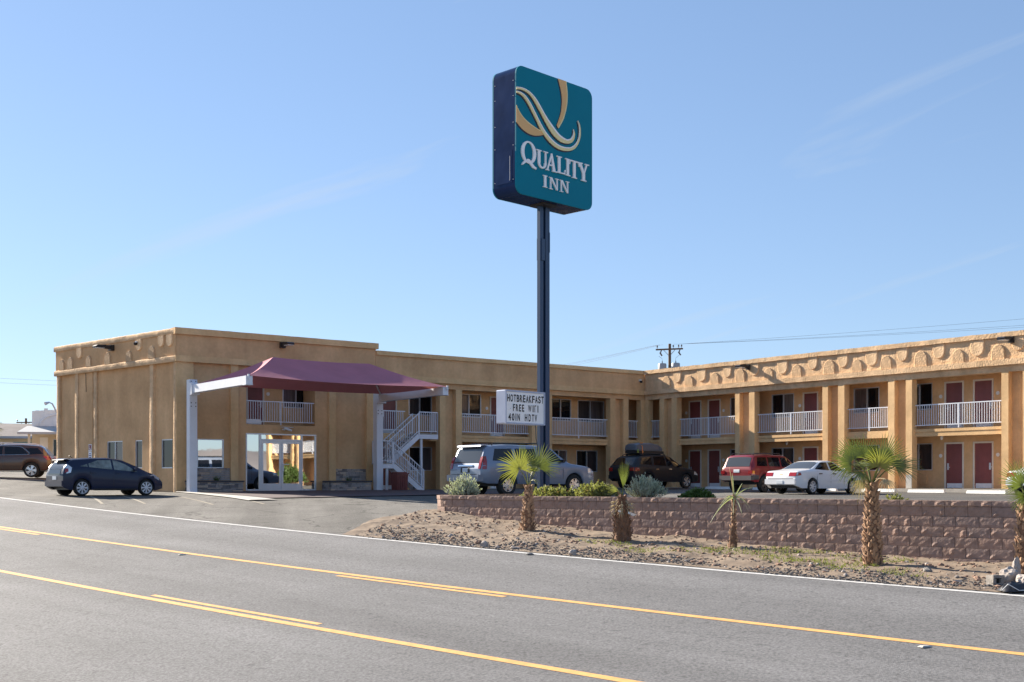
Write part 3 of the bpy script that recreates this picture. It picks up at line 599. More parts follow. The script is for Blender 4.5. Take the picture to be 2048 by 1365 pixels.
# ------------------------------------------------------------------ pylon sign
SA = math.atan2(2400, 2366); eS = Vector((math.cos(SA), math.sin(SA)))
FL = Vector((.098, 31.5))                               # front left corner of the cabinet; local frame: x right along the face, -y towards the viewer
pylon = empty('pylon_sign', (FL.x, FL.y, 0), SA, 'tall blue-green motel pylon sign on a steel column behind the block wall', 'sign')
SW_, SB, ST, SD = 3.05, 8.04, 11.42, .86; px, py = 1.53, .44
mb = MB(); h0, h1 = -.3, SB + .1; q = .175
mb.box(px - .19, px - .055, py - .055, py + .055, h0, h1); mb.build('column', M['pole'], pylon)
MB().box(px + .03, px + .195, py - .055, py + .055, h0, h1).build('column', M['pole'], pylon)
MB().box(px - .054, px + .029, py + .03, py + .05, h0, h1).build('web_plate', M['cab'], pylon); q = .135
mb = MB(); mb.box(px - .185, px - .158, py - .07, py + .07, 6.5, 7.1); mb.box(px - .157, px - .02, py - .085, py - .058, 6.5, 7.09); mb.build('splice_plate', M['pole'], pylon); mb = MB(); mb.box(px + .168, px + .195, py - .07, py + .07, 6.75, 7.3); mb.build('splice_plate', M['pole'], pylon)
mb = MB(); mb.box(px - .26, px + .26, py - .26, py + .26, SB - .06, SB - .003); mb.build('mounting_plate', M['darkmetal'], pylon)
mb = MB(); mb.box(px - .3, px + .3, py - .3, py + .3, -.2, .06); mb.build('footing', M['conc'], pylon)
def rrect(x0, x1, z0, z1, r, n=7):
    o = []
    for cx, cz, a0 in ((x1 - r, z1 - r, 0), (x0 + r, z1 - r, 90), (x0 + r, z0 + r, 180), (x1 - r, z0 + r, 270)):
        for i in range(n + 1): t = R(a0 + 90 * i / n); o.append((cx + r * math.cos(t), cz + r * math.sin(t)))
    return o
cabn = MB().prism(rrect(0, SW_, SB, ST, .24), .03, SD - .03).build('sign_cabinet', M['cab'], pylon, smooth=True, angle=30)
mb = MB(); mb.box(-.012, -.002, .12, SD - .12, SB + .3, SB + 1.15); mb.build('access_panel', M['cab'], cabn)
mb = MB()
for zz in (8.4, 9.3, 9.9, 10.6, 11.0):
    for yy in (.09, SD - .09): mb.box(-.010, -.001, yy - .008, yy + .008, zz, zz + .018)
mb.box(-.016, -.003, .2, .21, SB + .35, SB + 1.0); mb.build('rivet', M['kick'], cabn)
face = MB().prism(rrect(.0, SW_, SB, ST, .24), -.012, .029).build('sign_face', M['teal'], pylon)
MB().prism(rrect(.0, SW_, SB, ST, .24), SD - .029, SD + .012).build('sign_face', M['teal'], pylon)
def poly(name, pts, y0, y1, m, parent):
    mb = MB().prism(pts, y0, y1); me = mb.mesh(name, m); bm = bmesh.new(); bm.from_mesh(me); bmesh.ops.triangulate(bm, faces=[f for f in bm.faces if len(f.verts) > 4]); bm.to_mesh(me); bm.free()
    return link(name, me, parent)
def smoothpts(pts, n=3):
    out = []; N = len(pts)
    for i in range(N - 1):
        p0, p1, p2, p3 = pts[max(i - 1, 0)], pts[i], pts[i + 1], pts[min(i + 2, N - 1)]
        for k in range(n):
            t = k / n; out.append(tuple(.5 * (2 * b + (c - a) * t + (2 * a - 5 * b + 4 * c - d) * t * t + (3 * b - a - 3 * c + d) * t ** 3) for a, b, c, d in zip(p0, p1, p2, p3)))
    return out + [pts[-1]]
o1a = [(1.62, 11.42), (1.711, 11.2), (1.765, 11.0), (1.780, 10.809), (1.746, 10.559), (1.669, 10.343), (1.569, 10.142)]
o1b = [(1.64, 10.065), (1.83, 10.337), (1.937, 10.601), (1.997, 10.856), (2.003, 11.138), (1.955, 11.42)]
o2a = [(0.0, 10.34), (.09, 10.229), (.22, 10.105), (.403, 10.005), (.6, 9.937), (.798, 9.885), (.987, 9.86)]
o2b = [(1.06, 9.77), (.884, 9.715), (.656, 9.672), (.431, 9.687), (.2, 9.765), (.0, 9.893)]
y1a = [(0, 10.812), (.208, 10.84), (.459, 10.81), (.656, 10.722), (.798, 10.62), (.941, 10.48), (1.085, 10.335), (1.23, 10.209), (1.375, 10.101), (1.522, 9.993), (1.669, 9.904), (1.818, 9.854), (1.967, 9.833), (2.087, 9.869), (2.178, 9.948), (2.226, 10.059), (2.225, 10.165)]
y1b = [(2.25, 10.16), (2.299, 10.054), (2.275, 9.916), (2.19, 9.801), (2.057, 9.734), (1.877, 9.706), (1.699, 9.718), (1.522, 9.782), (1.375, 9.863), (1.23, 9.991), (1.085, 10.138), (.941, 10.304), (.798, 10.449), (.656, 10.593), (.515, 10.700), (.347, 10.762), (.153, 10.775), (0, 10.745)]
y2a = [(0, 10.708), (.125, 10.712), (.292, 10.675), (.442, 10.58), (.572, 10.457), (.685, 10.326), (.798, 10.194), (.913, 10.062), (1.056, 9.915), (1.201, 9.807), (1.375, 9.705), (1.581, 9.627), (1.788, 9.6), (1.997, 9.618), (2.178, 9.674), (2.329, 9.797), (2.433, 9.96), (2.47, 10.13), (2.458, 10.31), (2.405, 10.44)]
y2b = [(2.445, 10.435), (2.513, 10.322), (2.544, 10.145), (2.513, 9.956), (2.421, 9.775), (2.269, 9.623), (2.057, 9.533), (1.818, 9.494), (1.581, 9.507), (1.346, 9.58), (1.172, 9.675), (.999, 9.805), (.855, 9.952), (.741, 10.104), (.6, 10.268), (.487, 10.399), (.347, 10.535), (.208, 10.625), (.07, 10.655), (0, 10.66)]
def ribbon(a, b, d, m, edge, light):
    a, b = smoothpts(a), smoothpts(b)
    poly('logo_ribbon', a + b, -.013 - d, -.011, m, face)
    def shift(p, dx, dz): return [(clamp(x + dx, .003, SW_), z + dz) for x, z in p]
    poly('ribbon_edge', shift(a, -.035, -.035) + shift(b, -.035, -.04), -.015, -.0105, M['sedge'], face)
    # pale bevel along the lit edge
    poly('ribbon_bevel', light(a, b), -.017 - d, -.0115, M['swhite'] if m is M['syel'] else M['syel'], face)
def inner(p, q, k): 
    n = len(p); r_ = []
    for i in range(n):
        t = i / (n - 1); j = min(len(q) - 1, int((1 - t) * (len(q) - 1) + .5)); v = Vector(q[j]) - Vector(p[i]); L = v.length
        v = v / L * min(k, L * .3) if L > 1e-5 else v; r_.append((p[i][0] + v.x, p[i][1] + v.y))
    return r_
ribbon(o1a, o1b, .012, M['sgold'], None, lambda a, b: b + inner(b, a, .035)[::-1])
ribbon(o2a, o2b, .012, M['sgold'], None, lambda a, b: a + inner(a, b, .035)[::-1])
ribbon(y1a, y1b, .026, M['syel'], None, lambda a, b: a + inner(a, b, .055)[::-1])
ribbon(y2a, y2b, .026, M['syel'], None, lambda a, b: a + inner(a, b, .055)[::-1])
# serif lettering, drawn stroke by stroke (each stroke a hair deeper than the one before)
class Lt:
    def __init__(s, x, z, w, h): s.x, s.z, s.w, s.h, s.n, s.mb = x, z, w, h, 0, MB()
    def p(s, pts): s.n += 1; s.mb.prism([(s.x + a * s.w, s.z + b * s.h) for a, b in pts], -.045 - .0012 * s.n, -.011); return s
    def rect(s, a, b, c, d): return s.p([(a, c), (b, c), (b, d), (a, d)])
    def serif(s, a, b, z, up): t = .055; return s.p([(a, z), (b, z), (b - .02, z + up * t), (a + .02, z + up * t)])
    def ring(s, cx, cz, rx, rz, tx, tz, a0=0, a1=360, n=28):
        q = [(cx + rx * math.cos(R(lerp(a0, a1, i / n))), cz + rz * math.sin(R(lerp(a0, a1, i / n)))) for i in range(n + 1)]
        r_ = [(cx + (rx - tx) * math.cos(R(lerp(a0, a1, i / n))), cz + (rz - tz) * math.sin(R(lerp(a0, a1, i / n)))) for i in range(n + 1)]
        s.n += 1; y = -.045 - .0012 * s.n
        for i in range(n): s.mb.prism([(s.x + a * s.w, s.z + b * s.h) for a, b in (q[i], q[i + 1], r_[i + 1], r_[i])], y, -.011)
        return s
    def done(s):
        o = s.mb.build('letter', M['swhite'], face); return o
Lt(.17, 8.88, .57, .595).ring(.5, .5, .5, .5, .2, .07).p([(.30, .12), (.42, .10), (.75, -.14), (1.0, -.18), (1.02, -.10), (.88, -.05), (.55, .2), (.42, .2)]).p([(.02, -.12), (.10, -.12), (.30, .02), (.42, .12), (.3, .14), (.12, .02)]).done()
Lt(.745, 8.85, .46, .475).rect(.14, .34, .3, .95).rect(.74, .85, .3, .95).serif(.0, .46, 1, -1).serif(.6, 1, 1, -1).ring(.495, .32, .355, .33, .17, .09, 180, 360).done()
Lt(1.13, 8.84, .43, .475).p([(.06, .04), (.18, .04), (.54, .88), (.48, 1.02)]).p([(.62, .04), (.86, .04), (.56, 1.02), (.44, 1.0)]).rect(.28, .70, .3, .37).serif(-.04, .28, 0, 1).serif(.54, 1.02, 0, 1).done()
Lt(1.55, 8.85, .36, .455).rect(.16, .42, .04, .96).serif(.0, .58, 1, -1).p([(.0, 0), (.94, 0), (1., .28), (.92, .28), (.84, .07), (.0, .055)]).done()
Lt(1.90, 8.84, .20, .465).rect(.28, .74, .04, .96).serif(.0, 1., 1, -1).serif(.0, 1., 0, 1).done()
Lt(2.06, 8.82, .43, .48).rect(.39, .61, .04, .96).p([(.0, .74), (.06, .74), (.12, .93), (.88, .93), (.94, .74), (1., .74), (.97, 1), (.03, 1)]).serif(.26, .74, 0, 1).done()
Lt(2.42, 8.81, .47, .49).p([(.06, .98), (.30, .98), (.60, .44), (.42, .40)]).p([(.72, .98), (.84, .98), (.60, .42), (.50, .44)]).rect(.40, .62, .04, .45).serif(-.04, .42, 1, -1).serif(.6, 1., 1, -1).serif(.27, .75, 0, 1).done()
Lt(1.01, 8.365, .17, .32).rect(.28, .74, .04, .96).serif(.0, 1., 1, -1).serif(.0, 1., 0, 1).done()
for x in (1.25, 1.675): Lt(x, 8.355, .385, .32).rect(.12, .22, .04, .96).rect(.78, .88, .0, .96).p([(.10, 1), (.30, 1), (.88, .0), (.78, .0)]).serif(.0, .3, 1, -1).serif(.0, .36, 0, 1).serif(.64, 1., 1, -1).done()
# ------------------------------------------------------------------ changeable-letter board on the same column
BP = Vector((-.19, 31.33))
board = empty('message_board', (BP.x, BP.y, 0), SA, 'white letter board in a grey-blue case fixed to the sign column', 'sign')
bw, bz0, bz1, bd = 1.52, 1.97, 2.86, .31
BLK = {}
MB().prism(rrect(0, bw, bz0, bz1, .03, 3), .0, bd).build('case', M['mbody'], board)
MB().box(.045, bw - .04, -.006, -.001, bz0 + .04, bz1 - .045).build('letter_panel', M['mface'], board)
mb = MB(); mb.box(0, .04, -.03, -.001, bz0, bz1); mb.box(bw - .035, bw, -.03, -.001, bz0, bz1); mb.box(.04, bw - .035, -.03, -.001, bz0, bz0 + .035); mb.box(.04, bw - .035, -.03, -.001, bz1 - .04, bz1); mb.build('frame', M['mbody'], board)
mb = MB()
for k in range(1, 7): mb.box(.045, bw - .04, -.010, -.007, bz0 + .04 + .115 * k, bz0 + .044 + .115 * k)
mb.build('letter_track', M['mface'], board)
mb = MB(); mb.bar((bw - .15, bd + .001, bz1 - .25), (bw + .05, bd + .35, bz1 - .25), .07); mb.bar((bw - .15, bd + .001, bz0 + .2), (bw + .05, bd + .35, bz0 + .2), .07); mb.build('bracket', M['pole'], board)
MB().tube([(bw - .2, .15, bz0), (bw - .12, .2, bz0 - .35), (bw - .02, .2, bz0 - .75), (bw + .12, .25, bz0 - 1.2)], .012, 6).build('supply_cable', M['wire'], board)
def glyph(ch):
    if ch in BLK: return BLK[ch]
    if ch == 'Γ': vs_, fs_ = [(0, 0), (.30, 0), (.30, .86), (1, .86), (1, 1), (0, 1)], [tuple(range(6))]
    elif ch == 'I': vs_, fs_ = [(0, 0), (1, 0), (1, 1), (0, 1)], [(0, 1, 2, 3)]
    else:
        cu = bpy.data.curves.new('glyph', 'FONT'); cu.body = ch; cu.offset = .022 if ch not in 'W' else .008; ob = bpy.data.objects.new('glyph', cu); COL.objects.link(ob)
        bpy.context.view_layer.update(); me = bpy.data.meshes.new_from_object(ob.evaluated_get(bpy.context.evaluated_depsgraph_get()))
        xs = [v.co.x for v in me.vertices]; zs = [v.co.y for v in me.vertices]
        vs_ = [((v.co.x - min(xs)) / (max(xs) - min(xs)), (v.co.y - min(zs)) / (max(zs) - min(zs))) for v in me.vertices]; fs_ = [tuple(p.vertices) for p in me.polygons]
        bpy.data.objects.remove(ob); bpy.data.curves.remove(cu); bpy.data.meshes.remove(me)
    BLK[ch] = (vs_, fs_); return BLK[ch]
def put_letter(ch, x0, x1, z0, z1):
    v, f = glyph(ch); mb = MB(); mb.add([(lerp(x0, x1, a), -.014, lerp(z0, z1, b)) for a, b in v], f); mb.build('letter', M['black'], board)
H_ = bz1 - bz0
def row(txt, cells, zc, h=.205):
    for ch, (a, b) in zip(txt, cells): put_letter(ch, a * bw, b * bw, bz1 - (zc + h / 2) * H_, bz1 - (zc - h / 2) * H_)
row('HOTBREAKFAST', [(.055 + .0775 * i, .055 + .0775 * i + .062) for i in range(12)], .235, .215)
row('FREEWIΓI', [(.195, .243), (.268, .325), (.345, .395), (.42, .472), (.575, .66), (.688, .708), (.735, .778), (.812, .832)], .515, .21)
row('40INHDTV', [(.08, .145), (.168, .228), (.258, .276), (.305, .365), (.49, .55), (.585, .64), (.668, .722), (.74, .80)], .795, .215)
MB().box(.125 * bw, .133 * bw, -.015, -.0105, bz1 - .55 * H_, bz1 - .535 * H_).build('mark', M['darkmetal'], board)
# ------------------------------------------------------------------ shade canopy over the entrance
canopy = empty('entrance_canopy', (-13.75, 51.55, 0), AF, 'burgundy fabric hip canopy on two white cantilever posts before the lobby', 'canopy')
LX = 9.25; OUT = 5.75; zt = 4.42                       # local x to the right along the front, local -y out from the wall
for i, x in enumerate((0, LX)):
    z = 4.84 if i == 0 else 4.66
    MB().box(x - .17, x + .17, -.17, .17, -.1, z).build('post', M['steelw'], canopy)
    MB().box(x - .26, x + .26, -.26, .26, -.12, .03).build('base_plate', M['steelw'], canopy)
    mb = MB(); mb.bar((x, -.18, zt), (x, -OUT, zt + .02), .28, .34); a = mb.build('arm', M['steelw'], canopy)
    mb = MB(); mb.box(x - .19, x + .19, -.42, -.171, zt - .24, zt + .26); mb.box(x - .16, x + .16, -OUT - .02, -OUT + .3, zt - .17, zt - .155); mb.build('gusset', M['steelw'], a)
    mb = MB()
    for dz_ in (-.75, -.6, .2, .32):
        for dx in (-.1, .1): mb.box(x + dx - .02, x + dx + .02, -.185, -.171, zt + dz_, zt + dz_ + .04)
    mb.build('bolt', M['darkmetal'], a)
E_ = zt + .20; HR = 1.08
cor = [Vector((0.05, -.35, E_ + .02)), Vector((LX - .05, -.35, E_ + .0)), Vector((LX + .05, -OUT - .05, E_)), Vector((-.05, -OUT - .05, E_))]
rid = [Vector((2.3, -3.1, E_ + HR)), Vector((LX - 2.3, -3.1, E_ + HR))]
def sag(a, b, t, k): p = a.lerp(b, t); p.z -= k * 4 * t * (1 - t); return p
mb = MB()
def hipface(c0, c1, r0, r1, inw, n=16, m=8):
    def fn(u, v):
        p = sag(c0, c1, u, .07) + inw * (4 * u * (1 - u) * .35); q_ = sag(r0, r1, u, .05) if r0 != r1 else r0.copy()
        w = p.lerp(q_, v); w.z -= .07 * math.sin(math.pi * v) ; return w
    mb.grid(fn, fr(0, 1, n), fr(0, 1, m))
hipface(cor[3], cor[2], rid[0], rid[1], Vector((0, 1, 0))); hipface(cor[0], cor[1], rid[0], rid[1], Vector((0, -1, 0)))
hipface(cor[0], cor[3], rid[0], rid[0], Vector((1, 0, 0))); hipface(cor[1], cor[2], rid[1], rid[1], Vector((-1, 0, 0)))
bmx = mb.build('fabric_roof', M['canvas'], canopy, smooth=True, angle=25)
mb = MB()
for c, r_ in ((cor[0], rid[0]), (cor[3], rid[0]), (cor[1], rid[1]), (cor[2], rid[1])):
    mb.bar(c + Vector((0, 0, -.14)), c + Vector((0, 0, .05)), .07)
    mb.tube([c.lerp(r_, t) + Vector((0, 0, -.07 - .07 * math.sin(math.pi * t))) for t in fr(0, 1, 8)], .04, 8)
mb.tube([rid[0] + Vector((0, 0, -.12)), rid[1] + Vector((0, 0, -.12))], .045, 8); mb.build('hip_frame', M['steelw'], canopy, smooth=True)
# pad under it
mb = MB(); q = [Vector(p) for p in ((-13.9, 52.2), (-8.9, 43.6))]
def padpt(u, v):
    a = q[0].lerp(q[1], u); b = Vector((-6.0, 59.0)).lerp(Vector((2.6, 49.6)), u); p = a.lerp(b, v); return p.x, p.y, T(p.x, p.y) + .035
mb.grid(padpt, fr(0, 1, 24), fr(0, 1, 24)); struct(mb.build('entrance_pad', M['pad'], smooth=True))
mb = MB()
def kerbpt(t, k):
    p = Vector((-14.75, 52.3)).lerp(Vector((-9.2, 41.9)), t) + Vector((.88, .47)) * ((1 - k) * (.25 + .75 * t)); return p.x, p.y, T(p.x, p.y) + (.045 if k < 1 else .03)
mb.grid(kerbpt, fr(0, 1, 20), [0, .9, 1.0]); struct(mb.build('kerb_edge', M['kerb']))
# ------------------------------------------------------------------ outside stair beside the canopy (frame F laid from the corner CN)
stair = empty('outside_stair', (CN.x, CN.y, 0), R(217.1), 'white steel stair with open treads turning at a landing beside the trash can', 'stairs')
def flight(a0, z0, a1, z1, y0, y1, n):
    for y in (y0, y1):
        mb = MB(); mb.bar((a0, y, z0 - .12), (a1, y, z1 - .12), .05, .24); mb.build('stringer', M['steelw'], stair)
    for i in range(n):
        t = (i + .5) / n; a = lerp(a0, a1, t); z = lerp(z0, z1, (i + 1) / n) - .04
        MB().box(a - .15, a + .15, y0 + .03, y1 - .03, z - .05, z).build('tread', M['conc'], stair)
    for y in (y0, y1):
        mb = MB(); mb.bar((a0, y, z0 + .98), (a1, y, z1 + .98), .045); mb.bar((a0, y, z0 + .12), (a1, y, z1 + .12), .035); mb.bar((a0, y, z0 + .62), (lerp(a0, a1, .55), y, lerp(z0, z1, .55) + .62), .03)
        h = mb.build('handrail', M['steelw'], stair)
        k = int(abs(a1 - a0) / .125); key = 'fl'
        if key not in BAL: BAL[key] = MB().box(-.011, .011, -.011, .011, 0, .83).mesh('baluster', M['steelw'])
        for i in range(1, k): t = i / k; link('baluster', BAL[key], h, (lerp(a0, a1, t), y, lerp(z0, z1, t) + .135))
        for t in (.0, 1.): MB().box(lerp(a0, a1, t) - .025, lerp(a0, a1, t) + .025, y - .024, y + .024, lerp(z0, z1, t) - .1, lerp(z0, z1, t) + 1.0).build('newel', M['steelw'], h)
ZM = 1.36; A0, A1, AM, AL = 15.61, 17.33, 15.50, 14.37
flight(A0, .06, A1, ZM, .40, .96, 7); flight(A1, ZM, AM, 2.84, -.24, .34, 8)
MB().box(A1 + .003, A1 + .62, -.24, .98, ZM - .06, ZM).build('landing', M['conc'], stair)
mb = MB(); mb.box(A1 + .01, A1 + .62, .93, .99, ZM - .26, ZM - .062); mb.build('stringer', M['steelw'], stair)
MB().box(AL, AM - .003, -.26, .36, 2.79, 2.85).build('landing', M['conc'], stair)
mb = MB(); mb.box(AL, AM - .01, .30, .37, 2.58, 2.788); mb.box(AL, AL + .06, -.26, .298, 2.58, 2.788); mb.build('stringer', M['steelw'], stair)
for a, y, z in ((AM - .2, .26, 2.58), (A1 + .3, .86, 1.1)):
    MB().lathe([(.07, -.05), (.07, z)], 14, 'z', (a, y, 0)).build('support_post', M['steelw'], stair, smooth=True)
def guard(pts, z, h=1.05):
    for (a, y), (b, y2) in zip(pts, pts[1:]):
        mb = MB(); mb.bar((a, y, z + h), (b, y2, z + h), .045); mb.bar((a, y, z + .1), (b, y2, z + .1), .035)
        for p, q_ in ((a, y), (b, y2)): mb.box(p - .022, p + .022, q_ - .022, q_ + .022, z - .05, z + h - .024)
        g_ = mb.build('guard_rail', M['steelw'], stair); L = math.hypot(b - a, y2 - y); n = int(L / .12)
        if 'gd' not in BAL: BAL['gd'] = MB().box(-.011, .011, -.011, .011, 0, .91).mesh('baluster', M['steelw'])
        for i in range(1, n): link('baluster', BAL['gd'], g_, (lerp(a, b, i / n), lerp(y, y2, i / n), z + .115))
guard([(AM - .03, .34), (AL + .02, .34), (AL + .02, -.25)], 2.85); guard([(A1 + .05, .96), (A1 + .60, .96), (A1 + .60, .04)], ZM)
railing('F', 15.9, 17.7, -D_ - .02, 3.0, 3.96, [])
# trash can
tx, ty = [CN.x - eF.x * 17.35 + eR.x * 1.55, CN.y - eF.y * 17.35 + eR.y * 1.55]
can = empty('trash_can', (tx, ty, T(tx, ty)), AF, 'square maroon trash can standing by the foot of the stair', 'trash can')
mb = MB(); mb.add([(-.27, -.27, 0), (.27, -.27, 0), (.27, .27, 0), (-.27, .27, 0), (-.30, -.30, .78), (.30, -.30, .78), (.30, .30, .78), (-.30, .30, .78)], [(0, 3, 2, 1), (4, 5, 6, 7), (0, 1, 5, 4), (1, 2, 6, 5), (2, 3, 7, 6), (3, 0, 4, 7)])
for x in (-.2, -.1, 0, .1, .2): mb.box(x - .02, x + .02, -.315, -.26, .06, .72)
mb.build('bin', M['trash'], can)
mb = MB(); mb.box(-.33, .33, -.33, .33, .783, .84); mb.box(-.26, .26, -.26, .26, .841, .89); mb.build('lid', M['trash'], can)
# ------------------------------------------------------------------ stone planters against the lobby front
def planter(a0, a1, v0, v1, label):
    e = empty('stone_planter', (CN.x, CN.y, 0), R(217.1), label, 'planter', 'stone planters along the lobby front')
    d = .78
    MB().box(a0 + .03, a1 - .03, PN + .02, d - .05, -.15, .38).build('core', M['stoneC'], e)
    MB().box(a0 - .04, a1 + .04, PN + .16, d + .05, .44, .51).build('cap', M['stcap'], e)
    rng = random.Random(a0)
    def course(f, x0, x1, z, h):
        x = x0
        while x < x1 - .02:
            w = rng.choice((.16, .24, .34, .46)); w = min(w, x1 - x); p = rng.uniform(0, .03)
            key = ('st', round(w, 2), round(h, 2), int(p * 100), f)
            m_ = rng.choice([M['stoneA'], M['stoneA'], M['stoneB'], M['stoneC']])
            mb = MB(); g = .006
            if f == 'front': mb.box(x + g, x + w - g, d - .05, d - .015 + p, z + .004, z + h - .004)
            elif f == 'end0': mb.box(a0 - p, a0 + .031, x + g, x + w - g, z + .004, z + h - .004)
            elif f == 'end1': mb.box(a1 - .031, a1 + p, x + g, x + w - g, z + .004, z + h - .004)
            else: mb.box(x + g, x + w - g, PN, PN + .05 + p, z + .004, z + h - .004)
            mb.build('stone', m_, e); x += w
    z = -.06
    while z < .42:
        h = rng.choice((.055, .08, .10)); h = min(h, .435 - z)
        if h < .03: break
        course('front', a0, a1, z, h); course('end0', PN + .1, d - .06, z, h); course('end1', PN + .1, d - .06, z, h); z += h
    z = .52
    while z < 1.06:
        h = min(rng.choice((.06, .08, .11)), 1.07 - z)
        if h < .03: break
        course('back', v0, v1, z, h); z += h
    # small plant
    cx = (a0 + a1) / 2 - .1; mb = MB()
    for i in range(70):
        t = rng.uniform(0, 6.28); L = rng.uniform(.15, .42); b = Vector((cx + rng.uniform(-.08, .08), .35 + rng.uniform(-.08, .08), .44)); dr = Vector((math.cos(t) * .7, math.sin(t) * .7, 1)).normalized(); sd = dr.cross(Vector((0, 0, 1))).normalized() * .016
        mb.add([b - sd, b + sd, b + dr * L], [(0, 1, 2)])
    pl = empty('small_shrub', (CN.x, CN.y, 0), R(217.1), 'sparse dark shrub in the planter ' + ('left' if a0 > 22 else 'right') + ' of the lobby doors', 'shrub', 'shrubs in the stone planters')
    mb.build('leaves', M['bushg'], pl)
planter(24.95, 27.3, 25.2, 26.92, 'low stone planter under the lobby window, behind the left canopy post')
planter(18.45, 20.6, 18.24, 19.89, 'low stone planter right of the glass lobby doors, by the right canopy post')
# ------------------------------------------------------------------ parking stops
stop_me = MB().add([(-.9, -.09, 0), (.9, -.09, 0), (.9, .09, 0), (-.9, .09, 0), (-.88, -.06, .13), (.88, -.06, .13), (.88, .06, .13), (-.88, .06, .13)], [(0, 3, 2, 1), (4, 5, 6, 7), (0, 1, 5, 4), (1, 2, 6, 5), (2, 3, 7, 6), (3, 0, 4, 7)]).mesh('parking_stop', M['stop'])
for b, lab in ((19.54, 'white concrete parking stop before the window bay right of the large palm'), (22.38, 'white concrete parking stop below the rightmost maroon doors'), (17.1, 'white concrete parking stop just behind the large palm trunk'),
               (13.9, 'white concrete parking stop ahead of the white sedan'), (7.2, 'white concrete parking stop between the dark and the red sport utility vehicles'), (10.6, 'white concrete parking stop ahead of the red sport utility vehicle')):
    p = CN + eR * b - eF * (1.7 if b > 8 else 1.5); o = link('parking_stop', stop_me, None, (p.x, p.y, T(p.x, p.y) + .0), AF - R(90) + (random.uniform(-.02, .02)))
    tag(o, lab, 'parking stop', 'white parking stops along the right wing')
# ------------------------------------------------------------------ retaining wall of split-face blocks
rw = empty('retaining_wall', (0, 0, 0), 0, 'low retaining wall of rough reddish-brown concrete blocks along the verge', 'wall')
BW, BH = .457, .2
def block_mesh(w, h, d, seed):
    nx, nz = 7, 4; mb = MB(); rng = random.Random(seed)
    def fn(i, k):
        x = -w / 2 + .004 + (w - .008) * i / nx; z = .003 + (h - .006) * k / nz; e = (i in (0, nx)) or (k in (0, nz))
        p = Vector((x * 6 + seed * 7, z * 7, seed)); y = -.014 - .005 * noise.noise(p) - .005 * noise.noise(p * 2.9) - (.016 if noise.noise(p * 1.7 + Vector((9, 0, 0))) > .5 else 0)
        if e: y = -.010 + .006 * noise.noise(p * 2)
        return x, y, z
    mb.grid(fn, range(nx + 1), range(nz + 1))
    b = len(mb.v); x0, x1 = -w / 2 + .004, w / 2 - .004
    mb.v += [(x0, d, .003), (x1, d, .003), (x1, d, h - .003), (x0, d, h - .003)]
    g = lambda i, k: i * (nz + 1) + k
    mb.f += [tuple([b + 3, b + 2] + [g(i, nz) for i in range(nx, -1, -1)]), tuple([b, b + 3] + [g(0, k) for k in range(nz, -1, -1)]), tuple([b + 1] + [g(nx, k) for k in range(nz + 1)] + [b + 2]), tuple([b] + [g(i, 0) for i in range(nx + 1)] + [b + 1])]
    me = mb.mesh('block', M[('block', 'block', 'block2', 'block3')[seed % 4]]); return me
BM = [block_mesh(BW, BH, .26, i) for i in range(8)]; CM = [block_mesh(BW, .112, .32, 20 + i) for i in range(6)]
random.seed(11)
def wall_pt(t):                                          # arc length from the curved left end: returns position, outward direction angle
    r_ = .9; arc = r_ * math.pi / 2
    if t < 0: return xy(S_END, O_WALL + r_ - t), math.atan2(DV.y, DV.x)
    if t < arc: a = t / r_; c = (S_END - r_, O_WALL + r_); return xy(c[0] + r_ * math.cos(a), c[1] - r_ * math.sin(a)), math.atan2(DV.y, DV.x) + a
    return xy(S_END - r_ - (t - arc), O_WALL), math.atan2(-NV.y, -NV.x)
far = MB()
for row_ in range(7):
    z = -.032 - BH * row_; t = -3.2 + (BW / 2 if row_ % 2 else 0)
    if row_ == 0: z0_ = -.032
    while t < 32:
        (x, y), a = wall_pt(t); s_, o_ = so(x, y)
        gz = T(x - math.cos(a) * -.3, y + math.sin(a) * .3)
        off = .028 * row_; px_, py_ = x + math.cos(a) * off, y + math.sin(a) * off
        if t > 18.0:                                     # beyond the frame: plain blocks, joined
            dxa, dya = math.cos(a), math.sin(a)
            for zb_, zt_, dp in (((-.03, .082, .02), (z - BH, z, off)) if row_ == 0 else ((z - BH, z, off),)):
                if zt_ > gz - .03: far.bar((x + dxa * (dp - .12) - dya * .225, y + dya * (dp - .12) + dxa * .225, (zb_ + zt_) / 2), (x + dxa * (dp - .12) + dya * .225, y + dya * (dp - .12) - dxa * .225, (zb_ + zt_) / 2), .26, zt_ - zb_ - .008)
            t += BW; continue
        if row_ == 0: link('cap_block', CM[random.randrange(6)], rw, (x + math.cos(a) * .02, y + math.sin(a) * .02, -.03), a + R(90))
        top = z if row_ else z
        if top - 0 > gz - .03: link('block', BM[random.randrange(8)], rw, (px_, py_, z - BH), a + R(90))
        t += BW
stuff(far.build('block', M['block'], rw))
